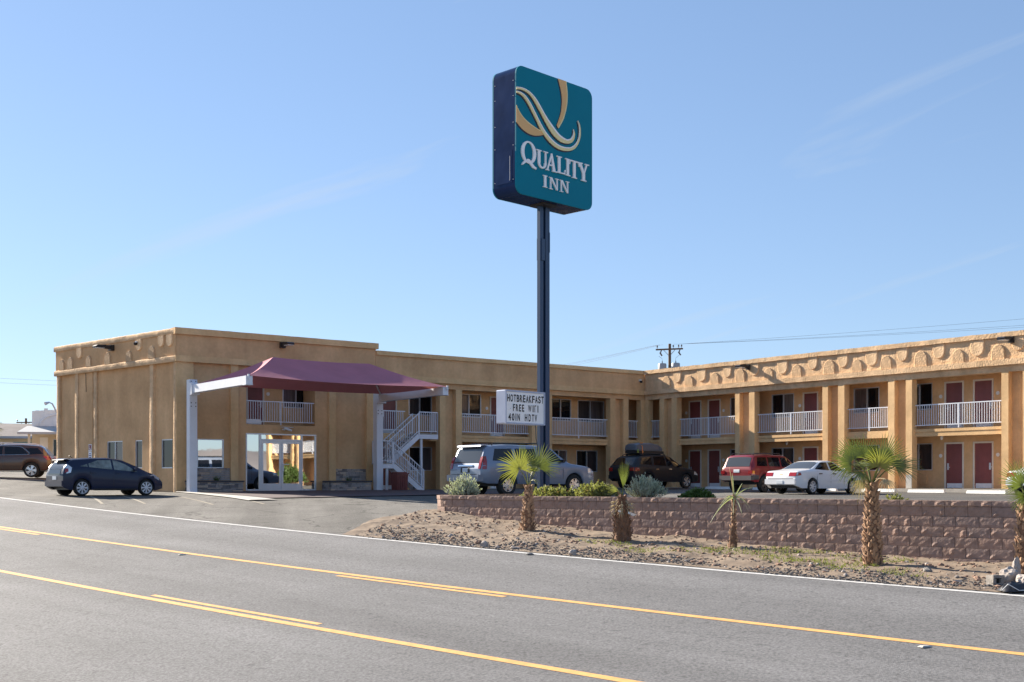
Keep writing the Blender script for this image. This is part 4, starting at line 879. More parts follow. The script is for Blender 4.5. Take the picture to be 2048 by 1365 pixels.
# ------------------------------------------------------------------ vehicles (local frame: +x forward, +y left, origin on the ground)
def catm(tab, x): return interp(tab, x)
def smooth_tab(tab, x, k=.035): return (catm(tab, x - k) + 2 * catm(tab, x) + catm(tab, x + k)) / 4
class Car:
    def __init__(s, name, label, cat, loc, ang, sp, mats):
        s.sp = sp; s.m = mats; s.root = empty(name, (loc[0], loc[1], loc[2]), ang, label, cat)
        s.x0, s.x1 = -sp['L'] / 2 + sp.get('shift', 0), sp['L'] / 2 + sp.get('shift', 0); s.W = sp['W'] / 2
        s.xr, s.xf = -sp['wb'] / 2, sp['wb'] / 2
        s.body(); s.wheels()
    def w(s, x):
        tr = clamp((x - s.x0) / .55); tf = clamp((s.x1 - x) / .8)
        return s.W * (1 - s.sp.get('tr', .10) * (1 - tr) ** 2.2 - s.sp.get('tf', .2) * (1 - tf) ** 2.2)
    def zs(s, x): return min(smooth_tab(s.sp['belt'], x), s.zt(x) - .012)
    def zt(s, x): return smooth_tab(s.sp['top'], x, s.sp.get('k', .035))
    def zb(s, x):
        z = catm(s.sp['sill'], x)
        for xw in (s.xr, s.xf):
            ra = s.sp['R'] * 1.17
            if abs(x - xw) < ra: z = max(z, s.sp['R'] + math.sqrt(max(ra * ra - (x - xw) ** 2, 0)) * 1.0)
        return z
    def sec(s, x):
        w = s.w(x); zb, zs, zt = s.zb(x), s.zs(x), s.zt(x); zb = min(zb, zs - .04); h = clamp((zt - zs) / s.sp['gh']); rw = s.sp['rw']
        y6 = w * lerp(.90, rw, h); z6 = zs + (zt - zs) * lerp(.72, .90, h); y5 = lerp(w * .97, y6, .5); z5 = lerp(zs, z6, .5)
        return [(w * .80, zb + .015), (w * .965, zb), (w * .992, lerp(zb, zs, .22)), (w * 1.0, lerp(zb, zs, .55)), (w * .992, lerp(zb, zs, .86)), (w * .962, zs), (y5, z5), (y6, z6), (y6 * .86, zs + (zt - zs) * lerp(.88, .972, h)), (y6 * .45, zs + (zt - zs) * .993), (0, zt)]
    def body(s):
        xs = set(fr(s.x0, s.x1, int(s.sp['L'] / .09)))
        for t in (s.sp['top'], s.sp['belt']):
            xs |= {x for x, _ in t if s.x0 < x < s.x1}
        for xw in (s.xr, s.xf):
            ra = s.sp['R'] * 1.17; xs |= {xw + ra * math.sin(R(d)) for d in range(-90, 91, 10)} | {xw - ra - .004, xw + ra + .004}
        xs = sorted(x for x in xs if s.x0 <= x <= s.x1); xs = [x for i, x in enumerate(xs) if i == 0 or x - xs[i - 1] > .003]
        mb = MB(); n = 11; secs = [s.sec(x) for x in xs]
        for x, sc in zip(xs, secs): mb.v += [(x, -y, z) for y, z in sc] + [(x, y, z) for y, z in sc[-2::-1]]
        m = 2 * n - 1
        for i in range(len(xs) - 1): mb.f += [(i * m + j, i * m + j + 1, (i + 1) * m + j + 1, (i + 1) * m + j) for j in range(m - 1)]
        for i in (0, len(xs) - 1):
            for j in range(n - 2): mb.f.append((i * m + j, i * m + j + 1, i * m + m - 2 - j, i * m + m - 1 - j))
            mb.f.append((i * m + n - 2, i * m + n - 1, i * m + n))
        s.bodyo = mb.build('body', s.m['paint'], s.root, smooth=True, angle=32)
        # dark underside and wheel wells
        mb = MB(); mb.box(s.x0 + .25, s.x1 - .25, -s.W * .78, s.W * .78, catm(s.sp['sill'], 0) + .02, s.sp['R'] * 2.1)
        for xw in (s.xr, s.xf): mb.box(xw - s.sp['R'] * 1.2, xw + s.sp['R'] * 1.2, -s.W * .80, s.W * .80, s.sp['R'] * .9, s.sp['R'] * 2.25)
        mb.build('underbody', M['black'], s.root)
    def Y(s, x, z):
        sc = s.sec(x)
        for (ya, za), (yb, zb) in zip(sc[1:8], sc[2:8]):
            if za <= z <= zb: return lerp(ya, yb, (z - za) / max(zb - za, 1e-5))
        return sc[7][0] if z > sc[7][1] else sc[1][0]
    def patch(s, name, m, pts, sides=(-1, 1), off=.007, n=1, parent=None):   # polygon (x, z) laid on the side of the body
        for sd in sides:
            P = []
            for (xa, za), (xb, zb) in zip(pts, pts[1:] + pts[:1]):
                for k in range(n): t = k / n; P.append((lerp(xa, xb, t), lerp(za, zb, t)))
            cx, cz = sum(p[0] for p in P) / len(P), sum(p[1] for p in P) / len(P)
            mb = MB(); N = len(P); mb.v = [(x, sd * (s.Y(x, z) + off), z) for x, z in P] + [(x, sd * (s.Y(x, z) - .012), z) for x, z in P] + [(cx, sd * (s.Y(cx, cz) + off), cz)]
            mb.f = [(i, (i + 1) % N, 2 * N) for i in range(N)] + [(i, (i + 1) % N, N + (i + 1) % N, N + i) for i in range(N)]
            mb.build(name, m, parent or s.root)
    def band(s, name, m, x0, x1, za, zb, sides=(-1, 1), off=.012, n=16, parent=None):  # strip along the side between two height functions
        for sd in sides:
            mb = MB(); mb.grid(lambda x, k: (x, sd * (s.Y(x, lerp(za(x), zb(x), k)) + off * (1 if 0 < k < 1 else .2)), lerp(za(x), zb(x), k)), fr(x0, x1, n), [0, .08, .92, 1]); mb.build(name, m, parent or s.root, smooth=True)
    def topglass(s, name, m, xa, xb, yi=.06, off=.006):
        def fn(x, k):
            sc = s.sec(x); ym = sc[7][0] - yi; y = k * ym; top = [(p[0], p[1]) for p in sc[7:]][::-1]
            a = abs(y)
            for (ya, z_a), (yb, z_b) in zip(top, top[1:]):
                if ya <= a <= yb: z = lerp(z_a, z_b, (a - ya) / max(yb - ya, 1e-6)); break
            else: z = top[-1][1]
            dz = (s.zt(x + .02) - s.zt(x - .02)) / .04; nn = Vector((-dz, 0, 1)).normalized() * off
            return x + nn.x, y, z + nn.z
        return MB().grid(fn, fr(xa, xb, 8), [-1, -.8, -.45, 0, .45, .8, 1]).build(name, m, s.root, smooth=True)
    def xrear(s, z):
        if z <= s.zt(s.x0): return s.x0
        lo, hi = s.x0, s.x0 + 1.2
        for _ in range(30):
            mid = (lo + hi) / 2
            if s.zt(mid) < z: lo = mid
            else: hi = mid
        return lo
    def rear(s, name, m, y0, y1, z0, z1, off=.01, parent=None, th=.02):
        mb = MB(); us = fr(y0, y1, 4); vs_ = fr(z0, z1, 4)
        mb.grid(lambda y, z: (s.xrear(z) - off, y, z), us, vs_); mb.grid(lambda y, z: (s.xrear(z) + th, y, z), us, vs_); o = len(vs_)
        for i in range(len(us) - 1):
            for j in (0, o - 1): mb.f.append((i * o + j, (i + 1) * o + j, 25 + (i + 1) * o + j, 25 + i * o + j))
        for j in range(o - 1):
            for i in (0, len(us) - 1): mb.f.append((i * o + j, i * o + j + 1, 25 + i * o + j + 1, 25 + i * o + j))
        return mb.build(name, m, parent or s.root)
    def wheels(s):
        Rr, wd = s.sp['R'], s.sp.get('tw', .21); rr = Rr * s.sp.get('rim', .66); n = s.sp.get('spokes', 7)
        ty = MB().lathe([(rr * .96, -wd / 2 + .01), (rr + .02, -wd / 2), (Rr - .025, -wd / 2 + .005), (Rr, -wd / 2 + .035), (Rr, wd / 2 - .035), (Rr - .025, wd / 2 - .005), (rr + .02, wd / 2), (rr * .96, wd / 2 - .01)], 32, 'y').mesh('tyre', M['tyre'], True)
        mb = MB(); y = -wd / 2
        mb.lathe([(rr * 1.0, y + .004), (rr * .94, y + .004), (rr * .90, y + .03), (rr * .9, y + .09)], 32, 'y')
        mb.lathe([(.0, y + .008), (rr * .2, y + .012), (rr * .24, y + .04), (rr * .24, y + .08)], 14, 'y')
        for k in range(n):
            t = 2 * math.pi * k / n; c, sn = math.cos(t), math.sin(t); a, b = s.sp.get('sw', (.09, .13))
            P = [(rr * .18, a * rr * 1.6), (rr * .92, b * rr * 1.6), (rr * .92, -b * rr * 1.6), (rr * .18, -a * rr * 1.6)]
            v = [(p * c - q * sn, y + (.012 if p < rr * .5 else .02), p * sn + q * c) for p, q in P] + [(p * c - q * sn, y + .05, p * sn + q * c) for p, q in P]
            mb.add(v, [(0, 1, 2, 3), (0, 4, 5, 1), (2, 6, 7, 3), (1, 5, 6, 2), (3, 7, 4, 0)])
        ri = mb.mesh('rim', s.m.get('rim', M['rim']), True); dk = MB().lathe([(0, y + .07), (rr * .95, y + .07)], 24, 'y').mesh('brake_disc', s.m.get('rimback', M['black']))
        for xw in (s.xr, s.xf):
            for sd in (-1, 1):
                o = link('wheel', ty, s.root, (xw, sd * (s.W - wd / 2 - .015), Rr), R(180) if sd > 0 else 0)
                link('rim', ri, o); link('brake_disc', dk, o)
    def mirror(s, x, z):
        for sd in (-1, 1):
            mb = MB(); y = s.Y(x, z)
            mb.lathe([(0, -.11), (.06, -.10), (.085, 0), (.075, .07), (0, .075)], 12, 'y'); mb.v = [(vx * .8 + x, sd * (vy + y + .13), vz * .85 + z) for vx, vy, vz in mb.v]
            mb.build('mirror', s.m.get('mirror', s.m['paint']), s.root, smooth=True)
    def seams(s, xs, z0, z1):
        for x in xs: s.patch('door_seam', M['black'], [(x - .007, z0(x)), (x + .007, z0(x)), (x + .007, z1(x)), (x - .007, z1(x))], off=.003, n=4)
    def handles(s, xs, z, m=None):
        for x in xs: s.patch('door_handle', m or s.m['paint'], [(x - .09, z - .02), (x + .09, z - .02), (x + .09, z + .02), (x - .09, z + .02)], off=.03)
    def rails(s, xa, xb, y, m, dz=.07):
        for sd in (-1, 1):
            mb = MB(); mb.tube([(xa, sd * y, s.zt(xa) - .0), (xa + .12, sd * y, s.zt(xa + .1) + dz), (0, sd * y, s.zt(0) + dz), (xb - .12, sd * y, s.zt(xb - .1) + dz), (xb, sd * y, s.zt(xb) - .02)], .022, 8); mb.build('roof_rail', m, s.root, smooth=True)
def gpos(x, y, dz=0): return (x, y, T(x, y) + dz)
# --- dark blue hatchback by the street wall
c = Car('hatchback_car', 'dark blue five-door hatchback parked against the street wall of the motel', 'car', gpos(-15.56, 45.91), R(44), dict(L=4.0, W=1.70, wb=2.55, R=.30, gh=.52, rw=.70, tr=.12, tf=.22, shift=.02, spokes=8, sw=(.05, .10), rim=.74,
    sill=[(-2, .34), (-1.75, .22), (1.7, .19), (2.05, .27)], belt=[(-2, .72), (-1.9, 1.0), (-1.2, 1.03), (0, .93), (1.0, .83), (1.6, .72), (2.05, .5)],
    top=[(-2.0, .72), (-1.93, 1.02), (-1.72, 1.30), (-1.6, 1.38), (-.9, 1.43), (-.2, 1.445), (.35, 1.385), (.9, 1.16), (1.35, .94), (1.75, .80), (1.95, .66), (2.03, .5)]), dict(paint=M['p_blue'], rim=M['hub'], rimback=M['black']))
c.patch('window', M['carsee'], [(-.02, .98), (.92, .90), (.45, 1.20), (.12, 1.32), (-.02, 1.345)], n=2); c.patch('window', M['carsee'], [(-1.0, 1.07), (-.10, .985), (-.10, 1.345), (-.62, 1.33), (-1.0, 1.20)], n=2); c.patch('quarter_window', M['carsee'], [(-1.35, 1.10), (-1.06, 1.075), (-1.06, 1.19)], n=2)
c.topglass('windshield', M['carglassb'], .42, 1.18); c.topglass('rear_window', M['carglassb'], -1.93, -1.74, .10); c.rear('rear_lower_glass', M['carglassb'], -.5, .5, .78, .98)
c.patch('tail_lamp', M['clearl'], [(-1.98, .80), (-1.72, .86), (-1.66, 1.05), (-1.80, 1.18), (-1.90, 1.06)], off=.012, n=2); c.patch('tail_lens', M['red'], [(-1.93, .86), (-1.80, .90), (-1.80, 1.02), (-1.89, 1.0)], off=.02, n=2)
c.patch('headlamp', M['clearl'], [(1.42, .76), (1.85, .58), (1.92, .66), (1.62, .82)], off=.01, n=2); c.rear('number_plate', M['plate'], -.17, .17, .60, .73); c.rear('rear_bumper', M['p_blue'], -.74, .74, .36, .56, .05)
c.mirror(.78, .99); c.seams([-.06, -1.0, .95], lambda x: .34, lambda x: .9); c.handles([-.88, .12], .86); c.band('sill_trim', M['black'], -.85, .85, lambda x: .20, lambda x: .27)
mb = MB(); mb.prism([(-1.86, 1.33), (-1.62, 1.375), (-1.62, 1.395), (-1.85, 1.35)], -.52, .52); mb.build('spoiler', M['p_blue'], c.root); MB().tube([(-1.3, 0, 1.42), (-1.42, 0, 1.5)], .012, 6).build('aerial', M['black'], c.root)
# --- silver full-size SUV
SV = dict(L=5.65, W=2.0, wb=3.3, R=.40, gh=.68, rw=.80, tr=.07, tf=.12, shift=-.08, spokes=6, sw=(.13, .17), rim=.62, k=.03, tw=.27,
    sill=[(-2.9, .52), (-2.6, .46), (2.4, .42), (2.8, .46)], belt=[(-2.9, 1.20), (-2.5, 1.24), (1.2, 1.22), (2.0, 1.14), (2.6, 1.05), (2.8, .85)],
    top=[(-2.905, .95), (-2.86, 1.20), (-2.62, 1.80), (-2.5, 1.87), (-1.5, 1.93), (.3, 1.91), (.65, 1.82), (1.35, 1.30), (1.5, 1.23), (2.35, 1.13), (2.68, 1.0), (2.78, .8)])
c = Car('silver_suv', 'large silver sport utility vehicle parked behind the sign column', 'car', gpos(.525, 46.2), R(39), SV, dict(paint=M['p_silver'], rim=M['rim'], rimback=M['rimdark'], mirror=M['black']))
c.patch('window', M['carglass'], [(-2.35, 1.30), (-1.38, 1.30), (-1.38, 1.76), (-2.18, 1.74)], n=2); c.patch('window', M['carglass'], [(-1.22, 1.30), (-.28, 1.29), (-.28, 1.77), (-1.22, 1.76)], n=2); c.patch('window', M['carglass'], [(-.14, 1.29), (1.10, 1.27), (.62, 1.70), (.45, 1.76), (-.14, 1.77)], n=2)
c.topglass('windshield', M['carglass'], .70, 1.33); c.topglass('rear_window', M['carglassb'], -2.85, -2.63, .08)
c.patch('tail_lamp', M['red'], [(-2.84, .98), (-2.66, .98), (-2.62, 1.30), (-2.63, 1.46), (-2.73, 1.46)], off=.015, n=2); c.rear('tail_lamp', M['red'], -.93, -.80, 1.0, 1.44, .02); c.rear('tail_lamp', M['red'], .80, .93, 1.0, 1.44, .02)
c.rear('rear_bumper', M['p_silver'], -.96, .96, .55, .78, .14, th=.1); c.rear('bumper_step', M['black'], -.7, .7, .785, .80, .13); c.rear('plate_recess', M['black'], -.28, .28, .86, 1.06, .004); c.rear('number_plate', M['plate'], -.16, .16, .88, 1.03, .014); c.rear('tailgate_trim', M['chrome'], -.45, .45, 1.08, 1.14, .03)
c.patch('headlamp', M['clearl'], [(2.35, .86), (2.72, .84), (2.66, 1.02), (2.35, 1.06)], off=.012, n=2); c.mirror(1.0, 1.32); c.seams([-1.3, -.2, 1.05], lambda x: .62 if x > -1.2 else .9, lambda x: 1.22); c.handles([-1.05, .05], 1.12, M['chrome'])
c.band('side_moulding', M['p_silver'], -1.0, 1.0, lambda x: .68, lambda x: .76, off=.02); c.rails(-2.2, .2, .66, M['black'], .06)
mb = MB(); mb.prism([(-2.74, 1.82), (-2.4, 1.88), (-2.4, 1.91), (-2.72, 1.87)], -.72, .72); mb.build('spoiler', M['p_silver'], c.root); MB().bar((-2.755, -.5, 1.42), (-2.77, .02, 1.36), .02).build('wiper', M['black'], c.root)
for xw in (c.xr, c.xf):
    pass
# --- charcoal SUV with a roof box
MX = dict(L=4.79, W=1.95, wb=2.75, R=.365, gh=.58, rw=.74, tr=.10, tf=.16, shift=.0, spokes=5, sw=(.10, .17), rim=.66, k=.05,
    sill=[(-2.4, .50), (-2.1, .36), (2.0, .32), (2.4, .40)], belt=[(-2.4, 1.12), (-2.0, 1.14), (.8, 1.06), (1.6, 1.0), (2.2, .88), (2.4, .7)],
    top=[(-2.40, .95), (-2.33, 1.15), (-1.98, 1.58), (-1.80, 1.66), (-1.0, 1.73), (.0, 1.73), (.4, 1.66), (1.15, 1.16), (1.3, 1.08), (1.95, .98), (2.25, .86), (2.38, .7)])
c = Car('dark_suv', 'charcoal sport utility vehicle carrying a roof box near the inner corner', 'car', gpos(7.34, 61.76, .04), R(39), MX, dict(paint=M['p_dark'], rim=M['rim']))
c.patch('window', M['carglass'], [(-1.95, 1.22), (-1.12, 1.20), (-1.05, 1.60), (-1.70, 1.54)], n=2); c.patch('window', M['carglass'], [(-.95, 1.19), (-.10, 1.15), (-.10, 1.63), (-.88, 1.62)], n=2); c.patch('window', M['carglass'], [(0, 1.15), (.98, 1.10), (.42, 1.52), (.2, 1.62), (0, 1.63)], n=2)
c.topglass('windshield', M['carglass'], .45, 1.13); c.topglass('rear_window', M['carglass'], -2.3, -2.0, .09); c.patch('tail_lamp', M['red'], [(-2.35, .86), (-2.08, .88), (-2.05, 1.04), (-2.30, 1.06)], off=.014, n=2); c.rear('tail_lamp', M['red'], -.88, -.62, .88, 1.05, .02); c.rear('tail_lamp', M['red'], .62, .88, .88, 1.05, .02)
c.rear('rear_bumper', M['p_dark'], -.86, .86, .5, .68, .06); c.mirror(.85, 1.17); c.seams([-1.02, -.05, .95], lambda x: .45, lambda x: 1.08); c.handles([-.8, .15], .98, M['chrome']); c.rails(-1.7, .1, .62, M['black'], .05); c.patch('headlamp', M['clearl'], [(1.95, .72), (2.3, .68), (2.25, .84), (1.95, .88)], n=2, off=.01)
h = Vector((math.cos(R(39)), math.sin(R(39)))); p = Vector((7.34, 61.76)) - h * .75
box = empty('cargo_box', (p.x, p.y, T(p.x, p.y) + 1.82), R(39), 'grey hard roof box tied with an orange strap on the charcoal vehicle', 'roof box')
mb = MB(); secs = []
for x, w, z0, z1 in ((-1.0, .36, .16, .36), (-.96, .42, .14, .46), (-.7, .44, .13, .53), (.2, .44, .13, .54), (.7, .40, .13, .46), (1.0, .30, .14, .33), (1.12, .16, .17, .24)):
    secs.append([(x, -w, z0), (x, -w * 1.02, lerp(z0, z1, .35)), (x, -w * .9, lerp(z0, z1, .85)), (x, -w * .6, z1), (x, w * .6, z1), (x, w * .9, lerp(z0, z1, .85)), (x, w * 1.02, lerp(z0, z1, .35)), (x, w, z0)])
for sc in secs: mb.v += sc
for i in range(len(secs) - 1): mb.f += [(i * 8 + j, i * 8 + j + 1, (i + 1) * 8 + j + 1, (i + 1) * 8 + j) for j in range(7)]
mb.f += [tuple(range(8)), tuple(48 + j for j in range(8))]; mb.build('lid', M['boxtop'], box, smooth=True, angle=50)
mb = MB(); mb.box(-.98, 1.0, -.40, .40, .0, .128); mb.build('base', M['black'], box)
mb = MB(); mb.box(-.62, -.57, -.46, -.455, -.02, .35); mb.box(-.62, -.57, -.455, -.30, .50, .555); mb.bar((-.6, -.458, .34), (-.6, -.30, .545), .05, .012); mb.bar((-.55, -.47, .1), (-.66, -.47, -.06), .05, .02); mb.build('strap', M['orange'], box)
mb = MB(); mb.box(-.93, -.88, -.452, -.446, .03, .2); mb.build('strap', M['lime'], box)
mb = MB(); mb.box(-.7, -.64, -.62, .62, -.055, -.003); mb.box(.5, .56, -.62, .62, -.055, -.003)
for x in (-.67, .53):
    for y in (-.58, .58): mb.box(x - .04, x + .04, y - .04, y + .04, -.13, -.056)
mb.build('crossbar', M['black'], box)
# --- red boxy SUV
JP = dict(L=4.5, W=1.78, wb=2.69, R=.365, gh=.56, rw=.80, tr=.07, tf=.10, shift=.02, spokes=5, sw=(.12, .16), rim=.6, k=.025,
    sill=[(-2.3, .52), (-2.0, .44), (2.0, .42), (2.3, .46)], belt=[(-2.3, 1.08), (-2.0, 1.10), (1.0, 1.06), (2.0, 1.0), (2.25, .86)],
    top=[(-2.235, .9), (-2.20, 1.08), (-1.97, 1.58), (-1.85, 1.63), (-1.0, 1.66), (.2, 1.64), (.4, 1.58), (.95, 1.14), (1.05, 1.08), (1.95, 1.0), (2.2, .9), (2.26, .7)])
c = Car('red_suv', 'boxy red sport utility vehicle with grey lower cladding beside the white sedan', 'car', gpos(11.53, 53.94), R(40), JP, dict(paint=M['p_red'], rim=M['rimdark'], rimback=M['black'], mirror=M['black']))
c.patch('window', M['carglass'], [(-1.88, 1.14), (-1.15, 1.13), (-1.15, 1.52), (-1.74, 1.52)], n=2); c.patch('window', M['carglass'], [(-1.05, 1.13), (-.25, 1.12), (-.25, 1.53), (-1.05, 1.53)], n=2); c.patch('window', M['carglass'], [(-.15, 1.12), (.78, 1.10), (.40, 1.46), (.25, 1.53), (-.15, 1.53)], n=2)
c.topglass('windshield', M['carglass'], .43, .93); c.topglass('rear_window', M['carglassb'], -2.18, -1.99, .08); c.rear('number_plate', M['plate'], -.16, .16, .86, .99, .012)
c.rear('tail_lamp', M['red'], -.86, -.66, .80, .94, .02); c.rear('tail_lamp', M['red'], .66, .86, .80, .94, .02); c.patch('tail_lamp', M['amber'], [(-2.2, .80), (-2.06, .80), (-2.06, .93), (-2.2, .93)], off=.016)
c.rear('rear_bumper', M['clad'], -.88, .88, .52, .72, .10, th=.1); c.band('cladding', M['clad'], -2.18, -1.80, lambda x: .54, lambda x: .74); c.band('cladding', M['clad'], -.9, .9, lambda x: .45, lambda x: .72); c.band('cladding', M['clad'], 1.8, 2.2, lambda x: .5, lambda x: .74)
c.mirror(.72, 1.14); c.seams([-1.1, -.2, .8], lambda x: .74, lambda x: 1.06); c.handles([-.95, -.02], .96, M['black']); c.rails(-1.85, .1, .60, M['black'], .06)
mb = MB()
for x in (-1.5, -.5): mb.bar((x, -.6, 1.70), (x, .6, 1.70), .04)
mb.build('crossbar', M['black'], c.root)
# --- white sedan
SD_ = dict(L=4.58, W=1.72, wb=2.64, R=.305, gh=.46, rw=.72, tr=.16, tf=.22, shift=-.02, spokes=7, sw=(.07, .09), rim=.70, k=.07,
    sill=[(-2.35, .38), (-2.0, .24), (1.9, .20), (2.3, .3)], belt=[(-2.35, .62), (-2.2, .90), (-1.4, .93), (.6, .90), (1.5, .80), (2.1, .68), (2.3, .5)],
    top=[(-2.32, .60), (-2.24, .92), (-1.50, .99), (-1.30, 1.02), (-.72, 1.30), (-.45, 1.355), (.0, 1.37), (.28, 1.33), (.95, 1.0), (1.1, .94), (1.8, .82), (2.15, .70), (2.27, .5)])
def sedan(label, loc, ang, full=True):
    c = Car('white_sedan', label, 'car', loc, ang, SD_, dict(paint=M['p_white'], rim=M['hub'], rimback=M['rimdark']))
    c.patch('window', M['carglass'], [(-1.12, 1.0), (-.22, .955), (-.22, 1.28), (-.62, 1.275)], n=2); c.patch('window', M['carglass'], [(-.12, .955), (.76, .93), (.34, 1.22), (.15, 1.285), (-.12, 1.29)], n=2)
    c.topglass('windshield', M['carglassb'], .34, .93); c.topglass('rear_window', M['carglassb'], -1.30, -.68, .06)
    c.patch('tail_lamp', M['red'], [(-2.28, .72), (-2.05, .76), (-2.08, .86), (-2.24, .87)], off=.012, n=2)
    for sd in (-1, 1): a, b = sorted((sd * .40, sd * .74)); c.rear('tail_lamp', M['red'], a, b, .72, .87, .014)
    c.rear('emblem', M['sgold'], -.07, .07, .78, .82, .012); c.rear('number_plate', M['plate'], -.16, .16, .42, .54, .075); c.rear('rear_bumper', M['p_white'], -.74, .74, .40, .60, .06, th=.1); c.rear('bumper_groove', M['clad'], -.62, .62, .605, .625, .012)
    c.mirror(.66, .98); c.seams([-.17, -1.05, .75], lambda x: .34, lambda x: .92); c.handles([-.85, .05], .82, M['black']); c.band('side_moulding', M['p_white'], -.95, .92, lambda x: .52, lambda x: .58, off=.018)
    c.patch('headlamp', M['clearl'], [(1.85, .60), (2.18, .56), (2.14, .66), (1.85, .74)], off=.01, n=2); return c
sedan('white four-door sedan parked to the right of the red vehicle', gpos(12.52, 49.4), R(39))
sedan('white car cut by the right edge of the photo, behind the rightmost palm', gpos(20.75, 45.75), R(39))
# --- dark brown crossover at the left edge
EQ = dict(L=4.77, W=1.84, wb=2.86, R=.365, gh=.58, rw=.74, tr=.12, tf=.16, shift=.0, spokes=5, sw=(.09, .20), rim=.70, k=.05,
    sill=[(-2.4, .46), (-2.1, .36), (2.0, .32), (2.4, .40)], belt=[(-2.4, 1.02), (-2.0, 1.14), (.8, 1.04), (1.6, 1.0), (2.2, .88), (2.4, .7)],
    top=[(-2.40, .9), (-2.32, 1.08), (-1.98, 1.55), (-1.80, 1.64), (-1.0, 1.70), (.0, 1.69), (.4, 1.62), (1.15, 1.14), (1.3, 1.06), (1.95, .98), (2.25, .86), (2.38, .7)])
c = Car('brown_crossover', 'black-brown crossover at the left edge with its rear to the motel', 'car', gpos(-26.0, 61.5), R(192), EQ, dict(paint=M['p_brown'], rim=M['rim'], rimback=M['rimdark']))
c.patch('quarter_window', M['carglass'], [(-2.0, 1.20), (-1.35, 1.17), (-1.15, 1.50), (-1.72, 1.50)], n=2); c.patch('window', M['carglass'], [(-1.30, 1.17), (-.15, 1.13), (-.15, 1.56), (-.95, 1.54)], n=2); c.patch('window', M['carglass'], [(-.05, 1.13), (1.0, 1.08), (.42, 1.48), (.2, 1.56), (-.05, 1.57)], n=2)
for sd in (-1, 1):
    pts = [(1.05, 1.11), (-.5, 1.14), (-1.25, 1.16), (-1.36, 1.19), (-1.33, 1.26), (-1.0, 1.52), (-.85, 1.565), (0, 1.60), (.2, 1.59)]
    MB().tube([(x, sd * (c.Y(x, z) + .012), z) for x, z in pts], .014, 6).build('window_trim', M['chrome'], c.root, smooth=True)
c.topglass('windshield', M['carglass'], .45, 1.13); c.topglass('rear_window', M['carglass'], -2.3, -2.0, .09); c.patch('tail_lamp', M['red'], [(-2.36, .90), (-2.2, .88), (-2.0, 1.08), (-2.28, 1.10)], off=.016, n=2); c.rear('tail_lamp', M['red'], -.88, -.6, .92, 1.08, .02); c.rear('tail_lamp', M['red'], .6, .88, .92, 1.08, .02)
c.rear('rear_bumper', M['clad'], -.84, .84, .46, .7, .05); c.mirror(.85, 1.14); c.seams([-1.15, -.1, .95], lambda x: .45, lambda x: 1.08); c.handles([-.95, .1], .98); c.rails(-1.75, .2, .62, M['steelw'], .06)
# ------------------------------------------------------------------ palms on the verge
rng = random.Random(5)
def frond(root, base, hub, p, nrm, r, S, n, droop=.15, m='palmg', name='frond', ragged=.06):
    mb = MB(); base, hub, p, nrm = Vector(base), Vector(hub), Vector(p).normalized(), Vector(nrm)
    nrm = (nrm - p * nrm.dot(p)).normalized(); side = p.cross(nrm); S = R(S); dth = 2 * S / (n - 1)
    mid = base.lerp(hub, .55) + Vector((0, 0, .06)); mb.tube([base, mid, hub, hub + p * .05], [.016, .012, .010, .006], 5)
    for i in range(n):
        th = lerp(-S, S, i / (n - 1)) + rng.uniform(-.15, .15) * dth; d = math.cos(th) * p + math.sin(th) * side; q = nrm.cross(d)
        L = r * (1 - .30 * (abs(th) / max(S, .01)) ** 2) * rng.uniform(1 - ragged * 1.5, 1 + ragged); dr = droop * rng.uniform(.6, 1.5); b = len(mb.v)
        wmax = L * .36 * 2 * math.sin(dth / 2) * 1.12; wmax = min(wmax, .05)
        for t, w in ((.03, .25), (.36, .95), (.62, .72), (.84, .42), (1., .04)):
            c = hub + d * (L * t) + Vector((0, 0, -dr * L * t ** 2.6)) + nrm * (L * rng.uniform(-.012, .012) * t)
            mb.v += [tuple(c - q * wmax * w / 2), tuple(c + nrm * (wmax * w * .28)), tuple(c + q * wmax * w / 2)]
        for k in range(4):
            for j in (0, 1): mb.f.append((b + k * 3 + j, b + k * 3 + j + 1, b + k * 3 + j + 4, b + k * 3 + j + 3))
    return mb.build(name, M[m], root)
